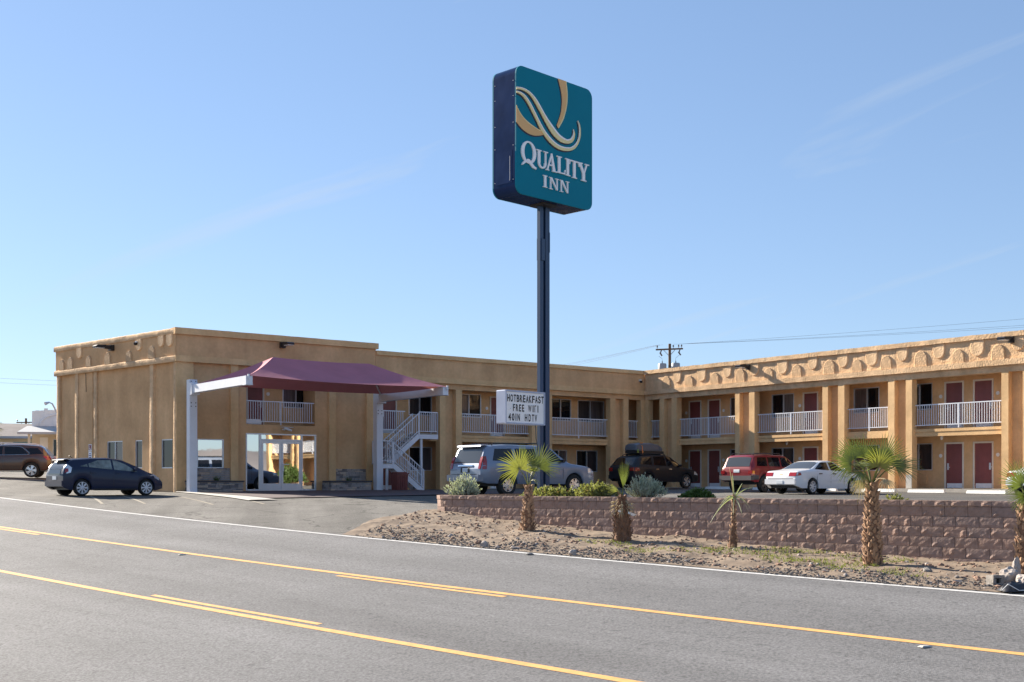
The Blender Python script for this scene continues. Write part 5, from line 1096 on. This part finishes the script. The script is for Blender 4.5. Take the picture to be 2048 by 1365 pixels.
def palm_trunk(root, prof, boots, lean=(0, 0), bl=.12, bmat='boot', seed=3):
    rg = random.Random(seed); mb = MB(); n = 16; H = prof[-1][1]
    def rad(z): return interp([(b, a) for a, b in prof], z)
    zs_ = fr(prof[0][1], H, max(8, int(H / .06)))
    for z in zs_:
        for k in range(n):
            t = 2 * math.pi * k / n; r_ = rad(z) * (1 + .14 * noise.noise(Vector((math.cos(t) * 3, math.sin(t) * 3, z * 9 + seed)))); f = z / H
            mb.v.append((r_ * math.cos(t) + lean[0] * f, r_ * math.sin(t) + lean[1] * f, z))
    for i in range(len(zs_) - 1): mb.f += [(i * n + k, i * n + (k + 1) % n, (i + 1) * n + (k + 1) % n, (i + 1) * n + k) for k in range(n)]
    mb.f.append(tuple((len(zs_) - 1) * n + k for k in range(n))); mb.build('trunk', M['trunk'], root, smooth=True)
    mb = MB()
    for i in range(boots):
        z = lerp(prof[0][1] + .05, H, (i + rg.random()) / boots); t = i * 2.4 + rg.uniform(-.3, .3); f = z / H; r_ = rad(z); L = bl * rg.uniform(.6, 1.4); o = rg.uniform(.25, .7)
        er = Vector((math.cos(t), math.sin(t), 0)); et = Vector((-math.sin(t), math.cos(t), 0)); c = er * r_ * .96 + Vector((lean[0] * f, lean[1] * f, z)); tip = c + er * L * o + Vector((0, 0, L * rg.uniform(.3, 1.0))); w = .045 * rg.uniform(.6, 1.3)
        b = len(mb.v); mb.v += [tuple(c - et * w), tuple(c + et * w), tuple(tip + et * w * .35), tuple(tip - et * w * .35), tuple(c - Vector((0, 0, .04)) - et * w * .5 + er * .02), tuple(c - Vector((0, 0, .04)) + et * w * .5 + er * .02), tuple(tip + er * .02)]
        mb.f += [(b, b + 1, b + 2, b + 3), (b + 4, b + 6, b + 3, b), (b + 5, b + 1, b + 2, b + 6), (b + 4, b + 5, b + 6)]
    stuff(mb.build('leaf_bases', M[bmat], root))
def ground_thing(name, x, y, label, cat, group=None, dz=0): return empty(name, (x, y, T(x, y) + dz), 0, label, cat, group)
PG = 'young palms planted along the verge'
# 1: two big fans left of the sign column
p = ground_thing('fan_palm', .38, 29.3, 'short fan palm with two wide yellow-green fans in front of the sign column', 'palm', PG)
palm_trunk(p, [(.15, -.08), (.16, .1), (.13, .35), (.105, .6), (.08, .9), (.05, 1.12)], 100, lean=(.03, 0), bl=.09)
top = (.03, 0, 1.08)
frond(p, top, (-.20, -.12, 1.52), (-.42, -.12, .9), (.10, -1, .30), .62, 128, 34, .16, 'palmy')
frond(p, top, (.26, .0, 1.57), (.42, .05, .9), (-.20, -1, .12), .66, 100, 30, .10)
frond(p, top, (-.04, .12, 1.58), (-.16, .15, 1), (.9, -.6, 0), .66, 26, 12, .05)
frond(p, top, (.12, .06, 1.45), (.25, .5, .8), (0, -1, .5), .36, 60, 14, .2)
frond(p, top, (.14, -.15, 1.25), (.7, -.5, .1), (0, -.4, 1), .2, 40, 8, .6, 'palmy')
# 2: ragged stub with one upright folded fan
p = ground_thing('fan_palm', 2.51, 27.3, 'ragged stubby palm with a dead skirt and one upright folded fan', 'palm', PG)
palm_trunk(p, [(.19, -.08), (.17, .15), (.16, .45), (.12, .68), (.065, .85), (.035, 1.02)], 120, bl=.10, bmat='trunk', seed=9)
frond(p, (0, 0, .95), (.02, 0, 1.20), (.06, .05, 1), (.55, -.8, 0), .62, 24, 16, -.02)
frond(p, (0, 0, .95), (-.10, -.03, 1.12), (-.85, -.1, .55), (.3, -.8, .6), .34, 42, 12, .2, 'palmy')
for a in range(26):
    t = a * .9; frond(p, (.05 * math.cos(t), .05 * math.sin(t), .66 + .010 * a), (.18 * math.cos(t), .18 * math.sin(t), .62 + .010 * a), (math.cos(t), math.sin(t), -.5 + .045 * a), (0, 0, 1), .16, 40, 4, .6, 'palmdry', 'dead_frond')
mb = MB(); mb.add([(.12, -.22, .66), (.30, -.26, .60), (.24, -.22, .56), (.10, -.24, .62)], [(0, 1, 2, 3)]); mb.add([(-.12, -.22, .70), (-.06, -.23, .71), (-.05, -.22, .66), (-.11, -.23, .65)], [(0, 1, 2, 3)]); mb.build('paper_scrap', M['white'], p)
# 3: thin pale one
p = ground_thing('small_palm', 4.71, 25.6, 'thin pale palm with a few drooping strap leaves against the block wall', 'palm', PG)
palm_trunk(p, [(.085, -.06), (.09, .1), (.075, .3), (.05, .48), (.034, .75), (.022, 1.12)], 34, lean=(.03, 0), bl=.05, seed=4)
def strap(root, base, d, L, droop, w=.02, m='yucca'):
    mb = MB(); base, d = Vector(base), Vector(d).normalized(); q = d.cross(Vector((0, -1, .3))).normalized(); n = 7
    for i in range(n + 1):
        t = i / n; c = base + d * L * t + Vector((0, 0, -droop * L * t * t)); ww = w * (1 - t ** 2.5) + .001; mb.v += [tuple(c - q * ww), tuple(c + Vector((0, -.008, 0))), tuple(c + q * ww)]
    for i in range(n): mb.f += [(i * 3 + j, i * 3 + j + 1, i * 3 + j + 4, i * 3 + j + 3) for j in (0, 1)]
    mb.build('frond', M[m], root)
for d, L, dr, m in (((-.16, 0, 1), .52, 0, 'palmdry'), ((-.10, -.1, 1), .42, 0, 'yucca'), ((.75, -.1, .8), .55, .35, 'yucca'), ((.5, .2, .9), .40, .1, 'yucca'), ((-.9, -.3, .55), .48, 1.15, 'yucca'), ((-.7, -.4, .3), .40, .9, 'yucca'), ((-.4, -.6, .3), .38, 1.3, 'yucca'), ((.5, -.6, .3), .42, 1.1, 'yucca'), ((.8, -.3, .2), .36, .9, 'yucca'), ((.9, .1, .4), .34, .7, 'palmdry'), ((.2, -.8, -.1), .40, .8, 'yucca'), ((-.2, -.8, .0), .36, 1.0, 'yucca'), ((-.6, .3, .5), .35, .8, 'palmdry')):
    strap(p, (.03, 0, 1.08), d, L * (1.25 if d[2] >= 1 else 1), dr, .014, m)
strap(p, (.02, -.02, 1.08), (-.85, -.2, -.2), .55, .75, .016)
# 4: the large one
p = ground_thing('fan_palm', 6.82, 22.7, 'largest palm, thick woven trunk and broad dark green crown before the right wing', 'palm', PG)
palm_trunk(p, [(.145, -.1), (.145, .2), (.14, .5), (.125, .9), (.10, 1.2), (.08, 1.42), (.07, 1.55)], 210, lean=(-.02, 0), bl=.085, seed=6)
top = (-.02, 0, 1.50)
for hub, d, nr, r_, S, n, dr, m in (((-.42, -.05, 1.90), (-.95, -.1, .28), (.15, -1, .45), .50, 95, 26, .18, 'palmg'), ((-.30, .10, 2.0), (-.55, .2, .85), (.3, -1, .3), .55, 85, 26, .08, 'palmg'), ((-.10, .20, 2.02), (-.12, .3, 1), (.1, -1, .2), .52, 80, 26, .06, 'palmg'),
        ((.06, -.22, 1.86), (.05, -.5, .75), (0, -.75, .6), .52, 115, 30, .20, 'palmy'), ((.22, .05, 1.98), (.5, .1, .9), (-.2, -1, .2), .58, 70, 24, .04, 'palmg'), ((.40, -.10, 1.86), (.95, -.2, .22), (-.1, -.8, .8), .52, 85, 26, .16, 'palmg'), ((.34, .25, 1.9), (.8, .5, .5), (0, -.6, .8), .5, 70, 20, .14, 'palmg'),
        ((-.30, -.28, 1.74), (-.75, -.5, -.1), (-.1, -.7, .7), .42, 85, 22, .45, 'palmg'), ((.14, -.30, 1.62), (.25, -.7, -.5), (.2, -.7, .3), .30, 70, 16, .5, 'palmdry'), ((-.24, -.1, 1.60), (-.45, -.3, -.85), (.3, -1, 0), .36, 55, 16, .3, 'palmdry'), ((.0, .3, 1.85), (0, .9, .4), (0, -.4, .9), .5, 80, 20, .2, 'palmg')):
    frond(p, top, hub, d, nr, r_, S, n, dr, m)
# 5: cut by the right edge
p = ground_thing('fan_palm', 8.90, 20.85, 'dark fan palm cut by the right edge above the rubble', 'palm', PG)
palm_trunk(p, [(.13, -.1), (.12, .3), (.10, .8), (.07, 1.25)], 80, bl=.09, seed=8)
for hub, d, nr, r_, S, n, m in (((-.06, -.05, 1.55), (-.55, -.1, .8), (.3, -1, .2), .50, 75, 26, 'palmg'), ((-.05, -.15, 1.38), (-.9, -.3, -.2), (-.1, -.8, .5), .36, 70, 22, 'palmg'), ((.1, .0, 1.55), (.5, -.2, .8), (-.1, -1, .2), .5, 80, 26, 'palmg'), ((.0, -.2, 1.33), (-.5, -.6, .4), (0, -.7, .7), .3, 60, 16, 'palmy'), ((.1, -.1, 1.35), (.8, -.4, -.2), (0, -.8, .5), .4, 70, 20, 'palmg')):
    frond(p, (0, 0, 1.22), hub, d, nr, r_ * 1.18, S, n, .12, m)
# ------------------------------------------------------------------ shrubs in the bed behind the wall
def leaf(mb, c, d, L, w):
    d = d.normalized(); q = d.cross(Vector((rng.uniform(-1, 1), rng.uniform(-1, 1), rng.uniform(-1, 1)))).normalized() * w
    b = len(mb.v); mb.v += [tuple(c), tuple(c + d * L * .5 - q), tuple(c + d * L), tuple(c + d * L * .5 + q)]; mb.f.append((b, b + 1, b + 2, b + 3))
def shrub(x, y, rx, h, label, cat_m, nst, lL, lw, upright, group, name='shrub', flowers=0, z0=.0, stems=True):
    root = ground_thing(name, x, y, label, 'shrub', group, z0); mb = MB(); st = MB(); fl = MB()
    for i in range(nst):
        t = rng.uniform(0, 6.283); f = math.sqrt(rng.random()); e = rng.uniform(0, 1)
        lump = 1 + .22 * math.sin(t * 3 + x) + .15 * math.sin(t * 5 + 2 * y)
        tip = Vector((math.cos(t) * rx * f * lump, math.sin(t) * rx * .8 * f * lump, h * (math.sqrt(max(0, 1 - f * f * .85))) * rng.uniform(.75, 1.08) * (1 + .12 * math.sin(t * 4))))
        if e < .25: tip *= rng.uniform(.5, .8)
        base = Vector((tip.x * .3, tip.y * .3, 0)); d = (tip - base).lerp(Vector((0, 0, tip.length)), upright)
        if stems and i % 3 == 0: st.tube([base, base.lerp(tip, .6) + Vector((0, 0, .03)), tip], [.008, .005, .003], 4, False)
        k = 9 if upright > .3 else 7
        for j in range(k):
            u = rng.uniform(.55, 1.0) if upright > .3 else rng.uniform(.75, 1.05); c = base.lerp(tip, u); dd = d.normalized() + Vector((rng.uniform(-1, 1), rng.uniform(-1, 1), rng.uniform(-.5, .9))) * (.7 if upright > .3 else 1.3); leaf(mb, c, dd, lL * rng.uniform(.6, 1.2), lw)
        if flowers and rng.random() < flowers:
            for j in range(5): leaf(fl, tip + Vector((rng.uniform(-.02, .02), rng.uniform(-.02, .02), .02)), Vector((rng.uniform(-1, 1), rng.uniform(-1, 1), 1)), .03, .012)
    mb.build('leaves', M[cat_m], root); st.build('stems', M['stem'], root)
    if flowers: fl.build('flowers', M['flower'], root)
    return root
SG = 'shrubs behind the block wall'
shrub(-1.36, 33.7, .50, .66, 'round silvery sage bush at the left end of the block wall', 'sage', 520, .075, .011, .5, SG, z0=.0)
shrub(3.28, 29.5, .46, .60, 'silvery sage bush on the wall top in front of the charcoal vehicle', 'sage', 520, .075, .011, .5, SG, z0=.02)
shrub(1.10, 31.7, .85, .36, 'low sprawling yellow-green shrub between the big fan palm and the sign column', 'lant', 300, .07, .026, .1, SG, flowers=.10)
shrub(2.15, 30.75, .62, .46, 'low yellow-green shrub left of the ragged palm on the wall top', 'lant', 300, .07, .026, .1, SG, flowers=.08)
shrub(4.45, 28.6, .40, .27, 'small dark green mound of leaves on the wall top before the red vehicle', 'bushg', 220, .09, .034, .1, SG)
shrub(8.1, 25.4, .28, .26, 'sparse straggly weed on the wall top right of the large palm', 'lant', 40, .06, .016, .4, SG)
# weeds on the verge: nobody could count them
mb = MB()
for s0, o0, rad, n in ((13.2, 21.5, .7, 150), (12.4, 22.3, .5, 110), (11.3, 20.9, .8, 220), (10.6, 21.9, .6, 120), (16.7, 21.2, .5, 80), (15.2, 20.6, .5, 60), (9.9, 20.4, .7, 90), (14.3, 21.0, .6, 60)):
    for i in range(n):
        t = rng.uniform(0, 6.283); f = rad * math.sqrt(rng.random()); x, y = xy(s0 + f * math.cos(t) * 1.6, o0 + f * math.sin(t) * .7); z = dirt_z(x, y)
        for k in range(3): leaf(mb, Vector((x, y, z)), Vector((rng.uniform(-1, 1), rng.uniform(-1, 1), rng.uniform(.3, 1.2))), rng.uniform(.04, .10), .006)
tag(mb.build('weeds', M['grass']), 'thin green weeds scattered over the dirt verge below the wall', 'weeds', kind='stuff')
# gravel and clods on the verge
def rock_mesh(seed, m, sub=1, sc=(1, 1, .7)):
    bm = bmesh.new(); bmesh.ops.create_icosphere(bm, subdivisions=sub, radius=1)
    for v in bm.verts:
        q = v.co * 1.3 + Vector((seed * 5.3, 0, 0)); v.co *= 1 + .38 * noise.noise(q) + .2 * noise.noise(q * 2.3); v.co.x *= sc[0]; v.co.y *= sc[1]; v.co.z *= sc[2]
    me = bpy.data.meshes.new('rock'); bm.to_mesh(me); bm.free(); me.materials.append(M[m]); return me
base = [[tuple(v.co) for v in rock_mesh(i, 'rockA', 1).vertices] for i in range(6)]; tri = [tuple(p.vertices) for p in rock_mesh(0, 'rockA', 1).polygons]
def gravel(name, m, n, o0, o1, r0, r1, label, s0=5.5, s1=24.5, pw=1.):
    mb = MB()
    for i in range(n):
        s_ = rng.uniform(s0, s1); o_ = lerp(o0, o1, rng.random() ** pw)
        if s_ > 21 + 3.5 * lerp(.52, 1, tip(o_)): continue
        if noise.noise(Vector((s_ * .6, o_ * 1.5, 3))) < rng.uniform(-.55, .25): continue
        x, y = xy(s_, o_); r_ = r0 + (r1 - r0) * rng.random() ** 4; z = dirt_z(x, y) + r_ * .2; b = rng.choice(base); a = rng.uniform(0, 6.28); c, sn = math.cos(a), math.sin(a); sx = rng.uniform(.8, 1.5)
        mb.add([(x + r_ * (px * c * sx - py_ * sn), y + r_ * (px * sn * sx + py_ * c), z + r_ * pz) for px, py_, pz in b], tri)
    tag(mb.build(name, M[m]), label, 'gravel', kind='stuff')
gravel('gravel', 'gravd', 12000, 19.0, 20.4, .007, .032, 'dark gravel spilled along the white edge line', pw=1.3)
gravel('gravel', 'rockA', 900, 19.15, 22.6, .008, .045, 'pale stones strewn over the dirt verge', pw=1.1)
gravel('gravel', 'rockB', 4500, 19.3, 22.9, .008, .05, 'brown clods and chips over the dirt verge')
def rock(px, D, r_, m, label, seed, sc=(1, 1, .7), dz=.2, rz=0):
    x = (px - 1024) / 2400 * D; o = link('rock', rock_mesh(seed, m, 2, sc), None, (x, D, dirt_z(x, D) + r_ * dz), rz); o.scale = (r_, r_, r_); tag(o, label, 'rock', 'loose rocks on the verge')
rock(968, 26.9, .095, 'rockA', 'fist-sized whitish boulder on the verge beside a reddish stone', 1, (1, 1, .9), .5); rock(957, 27.4, .075, 'rockB', 'reddish-brown stone touching the whitish boulder on the verge', 2)
rock(1146, 24.9, .085, 'rockA', 'pale squarish stone at the asphalt edge below the ragged palm', 3, (.9, .9, .95), .4); rock(1030, 26.3, .085, 'rockA', 'flat pale slab of stone on the gravel below the fan palm', 4, (1.3, .7, .3))
rock(995, 26.6, .05, 'rockA', 'small pale stone between the whitish boulder and the flat slab', 5); rock(1177, 27.0, .06, 'rockA', 'small pale stone just left of the ragged palm', 6); rock(1060, 25.2, .06, 'rockC', 'grey stone half sunk in gravel in front of the fan palm', 7, (1.3, .8, .4)); rock(830, 28.4, .06, 'rockC', 'grey stone at the left tip of the gravel verge', 8)
rock(1855, 21.5, .085, 'rockC', 'grey stone at the foot of the wall right of the large palm', 9); rock(1915, 20.2, .07, 'rockA', 'broken pale stone left of the concrete rubble', 10, (1.4, .7, .4))
# rubble at the right edge
def at(px, D, dz=0): x = (px - 1024) / 2400 * D; return (x, D, T(x, D) + dz)
o = link('boulder', rock_mesh(12, 'rockA', 3, (1, .8, .85)), None, at(2022, 19.7, .13), .4); o.scale = (.17,) * 3; tag(o, 'rounded grey-pink boulder of the rubble heap at the right edge', 'rock', 'rubble at the right edge')
o = link('boulder', rock_mesh(13, 'rockA', 3, (.5, .5, 1.2)), None, at(2033, 19.9, .26), .2); o.scale = (.13,) * 3; tag(o, 'upright pointed stone on top of the rubble heap', 'rock', 'rubble at the right edge')
o = link('boulder', rock_mesh(14, 'rockA', 3, (1.2, .8, .7)), None, at(2046, 19.4, .10), 1.); o.scale = (.15,) * 3; tag(o, 'pale rock at the very right edge of the rubble heap', 'rock', 'rubble at the right edge')
e = empty('concrete_chunk', at(1991, 19.6, .0), .3, 'broken hollow concrete block lying by the rubble heap', 'concrete block', 'rubble at the right edge')
mb = MB(); mb.roughbox(-.11, .11, -.08, -.02, 0, .05, .04, .012, 9); mb.roughbox(-.11, .11, -.08, -.02, .13, .18, .04, .014, 9); mb.roughbox(-.11, -.05, -.08, -.02, .051, .129, .03, .012, 9); mb.roughbox(.04, .11, -.08, -.02, .051, .129, .03, .012, 9); mb.roughbox(-.1, .1, -.02, .1, .0, .17, .05, .012, 9); mb.build('block_shell', M['rockC'], e)
MB().box(-.05, .04, -.03, -.022, .05, .13).build('core_hole', M['black'], e)
e = empty('plastic_sheet', at(2032, 18.9, .02), .15, 'crumpled black plastic bundle below the rubble heap at the road edge', 'plastic')
mb = MB(); mb.grid(lambda u, v: (u * .26, v * .16, .13 * (1 - abs(u) ** 3) * (1 - abs(v) ** 3) * (1 + .5 * noise.noise(Vector((u * 3, v * 3, 1)))) + .012 * noise.noise(Vector((u * 9, v * 9, 4)))), fr(-1, 1, 20), fr(-1, 1, 14)); mb.build('bundle', M['bag'], e, smooth=True)
MB().tube([(-.3, -.1, .02), (-.22, -.14, .12), (-.05, -.17, .02), (.2, -.18, .03)], .006, 6).build('cord', M['white'], e)
# raised pavement markers
for px, D, lab in ((365, 27.4, 'worn pavement marker beside the far yellow line on the left'), (1850, 15.55, 'worn pavement marker beside the far yellow line on the right')):
    x = (px - 1024) / 2400 * D; tag(MB().add([(-.09, -.05, 0), (.09, -.05, 0), (.09, .05, 0), (-.09, .05, 0), (-.05, -.03, .02), (.05, -.03, .02), (.05, .03, .02), (-.05, .03, .02)], [(4, 5, 6, 7), (0, 1, 5, 4), (1, 2, 6, 5), (2, 3, 7, 6), (3, 0, 4, 7)]).build('pavement_marker', M['kerb'], None, (x, D, T(x, D) + .003), .4), lab, 'road marker', 'pavement markers')
# ------------------------------------------------------------------ utility poles and wires
def upole(name, x, y, z0, zt, arm, yaw, label, big=True):
    e = empty(name, (x, y, z0), yaw, label, 'utility pole'); H = zt - z0
    MB().tube([(0, 0, 0), (0, 0, H)], [.17, .12], 12).build('pole', M['wood'], e, smooth=True)
    mb = MB(); mb.box(-arm, arm, -.20, -.09, H - .55, H - .42); mb.build('crossarm', M['wood'], e)
    mb = MB(); mb.bar((-.55, -.15, H - .5), (0, -.13, H - 1.1), .04); mb.bar((.55, -.15, H - .5), (0, -.13, H - 1.1), .04); mb.build('brace', M['ins'], e)
    for xx in ((-arm + .12, .35, .82, arm - .12) if big else (-arm + .1, arm - .1)):
        MB().lathe([(.02, 0), (.02, .12), (.07, .13), (.06, .2), (.07, .24), (.03, .30), (0, .31)], 10, 'z', (xx, -.145, H - .42)).build('insulator', M['ins'], e, smooth=True)
    if big:
        for xx in (-arm + .5, arm - .25):
            MB().tube([(xx, -.145, H - .55), (xx - .1, -.2, H - .8), (xx + .06, -.2, H - 1.05)], [.05, .08, .07], 8).build('fuse_cutout', M['ins'], e)
        for xx in (-.62, .58):
            t = MB().lathe([(0, 0), (.34, 0), (.37, .1), (.37, .95), (.32, 1.03), (0, 1.05)], 18, 'z', (xx, -.2, H - 2.75)).build('transformer', M['xfmr'], e, smooth=True)
            mb = MB(); mb.lathe([(.03, 0), (.05, .1), (.03, .3), (0, .31)], 8, 'z', (xx, -.2, H - 1.80)); mb.bar((xx, -.05, H - 2.3), (0, 0, H - 2.3), .08); mb.build('bushing', M['ins'], t)
            MB().tube([(xx, -.2, H - 1.5), (xx * 1.0, -.25, H - 1.3), (xx * 1.5, -.2, H - 1.05)], .012, 5).build('lead', M['wire'], t)
    return e
upole('utility_pole', 13.8, 105, 1.2, 12.55, 1.2, R(-20), 'wooden utility pole with crossarm and two transformers behind the right wing')
def wires(name, ends, label, r_=.016, sagk=.012):
    mb = MB()
    for a, b in ends:
        a, b = Vector(a), Vector(b); L = (b - a).length; mb.tube([a.lerp(b, t) - Vector((0, 0, sagk * L * 4 * t * (1 - t))) for t in fr(0, 1, 24)], r_, 5, False)
    tag(mb.build(name, M['wire']), label, 'power line', 'overhead power lines')
ca, sa = math.cos(R(-20)), math.sin(R(-20))
def armp(k): return (13.8 + k * ca, 105 + k * sa, 12.5)
wires('power_line', [(armp(1.08), (58, 88, 14.3)), (armp(.82), (58, 88.6, 13.5)), (armp(.35), (58, 89.2, 13.3))], 'overhead wires running from the transformer pole to the right edge of the sky', .008, .005)
wires('power_line', [(armp(-1.08), (-38, 175, 11.5)), (armp(-.9), (-38, 176, 11.0)), (armp(-.6), (-38, 177, 10.2))], 'overhead wires running down left from the transformer pole behind the roof', .008, .012)
upole('utility_pole', -56.7, 140, 1.5, 7.9, 1.1, R(-10), 'small distant utility pole above the house roof at the far left', False)
wires('power_line', [((-75, 110, 11.6), (-30, 160, 13.0)), ((-75, 110, 11.2), (-30, 160, 12.4))], 'pair of overhead wires low in the sky at the far left', .009, .006)
# ------------------------------------------------------------------ neighbours at the far left
gz = T(-38, 88)
house = empty('house', (-40, 88, gz), R(6), 'low cream house with grey hip roof and blue fascia behind the brown crossover', 'house')
MB().box(-8, 6.2, 0, 8, -.3, 2.35).build('wall', M['hwall'], house)
mb = MB(); mb.add([(-9, -.8, 2.45), (6.9, -.8, 2.45), (6.9, 8.8, 2.45), (-9, 8.8, 2.45), (-6, 4, 3.75), (5.9, 3, 3.55), (5.9, 5, 3.55), (-6, 5, 3.75)], [(0, 1, 5, 4), (1, 2, 6, 5), (2, 3, 7, 6), (3, 0, 4, 7), (4, 5, 6, 7), (0, 3, 2, 1)]); mb.build('roof', M['hroof'], house)
MB().box(-9.02, 6.95, -.86, -.80, 2.33, 2.50).build('fascia', M['hfascia'], house)
for x0, x1, m_ in ((.3, 2.5, 'glass'), (-5.5, -2.8, 'glass'), (5.1, 6.0, 'glass')):
    w = MB().box(x0, x1, -.03, -.003, .9, 2.1).build('window', M['hwhite'], house); MB().box(x0 + .08, x1 - .08, -.05, -.031, .98, 2.02).build('pane', M[m_], w)
d = MB().box(3.3, 4.6, -.04, -.003, 0, 2.1).build('door', M['hdoor'], house)
g2 = T(-28, 80)
shop = empty('neighbour_building', (-31.05, 80, g2), R(20), 'pale building with scalloped white parapet, porch roof and two gooseneck lamps', 'building')
MB().box(-.9, 9, .5, 7, -.3, 2.9).build('wall', M['hwall'], shop)
mb = MB(); n = 18
mb.prism([(-.9, 2.9), (9, 2.9), (9, 4.55)] + [(4.2 + 3.4 * math.cos(math.pi * i / n), 4.1 + .62 * math.sin(math.pi * i / n)) for i in range(n + 1)] + [(-.9, 3.95)], .5, .75); mb.build('parapet', M['hwhite'], shop)
for i in range(16):
    MB().box(-.7 + i * .55, -.45 + i * .55, .46, .499, 3.0, 4.0 + (.15 if i % 2 else 0)).build('batten', M['hwhite'], shop)
MB().tube([(1.1 + 1.5 * math.cos(math.pi * i / 12), .45, 3.05 + .75 * math.sin(math.pi * i / 12)) for i in range(13)], .06, 6).build('arch_moulding', M['hwhite'], shop)
MB().add([(-1.7, -2.2, 2.45), (9, -2.2, 2.55), (9, .5, 3.0), (-1.2, .5, 2.95), (-1.7, -2.2, 2.30), (9, -2.2, 2.38), (9, .5, 2.82), (-1.2, .5, 2.78)], [(0, 1, 2, 3), (4, 7, 6, 5), (0, 4, 5, 1), (1, 5, 6, 2), (2, 6, 7, 3), (3, 7, 4, 0)]).build('porch_roof', M['porch'], shop)
for x in (-1.0, 1.2, 3.4): MB().box(x - .08, x + .08, -1.9, -1.74, -.3, 2.36).build('porch_post', M['hwall'], shop)
for x in (-.4, 1.6): w = MB().box(x, x + .5, .46, .499, .2, 2.2).build('door', M['hwhite'], shop)
for x in (.4, 2.3): w = MB().box(x, x + .45, .46, .499, .9, 2.1).build('window', M['hwhite'], shop); MB().box(x + .05, x + .40, .44, .459, .95, 2.05).build('pane', M['glass'], w)
for x in (.15, 1.10):
    a = MB().tube([(x + .50, .45, 3.9), (x + .22, .15, 4.45), (x + .02, -.02, 4.52)], [.06, .05, .04], 8).build('lamp_arm', M['alu'], shop); MB().tube([(x + .06, 0, 4.53), (x - .22, -.15, 4.42)], [.05, .12], 10).build('lamp_shade', M['alu'], a)
# bits beside the crossover
x, y = -23.35, 61.2
e = empty('steel_bollard', (x, y, T(x, y)), 0, 'dark steel bollard at the back corner of the motel street wall', 'bollard')
MB().tube([(0, 0, -.1), (0, 0, .92), (0, 0, .95)], [.075, .075, .03], 12).build('post', M['darkmetal'], e); MB().lathe([(.12, -.05), (.12, .03), (0, .03)], 12).build('base', M['conc'], e)
# small palm crown at the extreme left
x, y = -37.6, 86.0
p = empty('fan_palm', (x, y, T(x, y)), 0, 'palm crown cut by the left edge above the house roof', 'palm')
palm_trunk(p, [(.16, -.2), (.14, 2.0), (.12, 2.9)], 30, bl=.15)
for a in range(12):
    t = a * .62; frond(p, (0, 0, 2.8), (.35 * math.cos(t), .35 * math.sin(t), 3.1 + .25 * math.sin(a * 2)), (math.cos(t), math.sin(t), .5 * math.sin(a * 2)), (0, 0, 1), .85, 80, 14, .35, 'palmdry' if a % 4 == 0 else 'palmg')

# seen only mirrored in the lobby doors: a bush at the far end of the car park
shrub(28.6, 36.2, 1.5, 1.7, 'large green bush by the far end of the right wing, mirrored in the lobby doors', 'bushg', 420, .22, .06, .1, None)
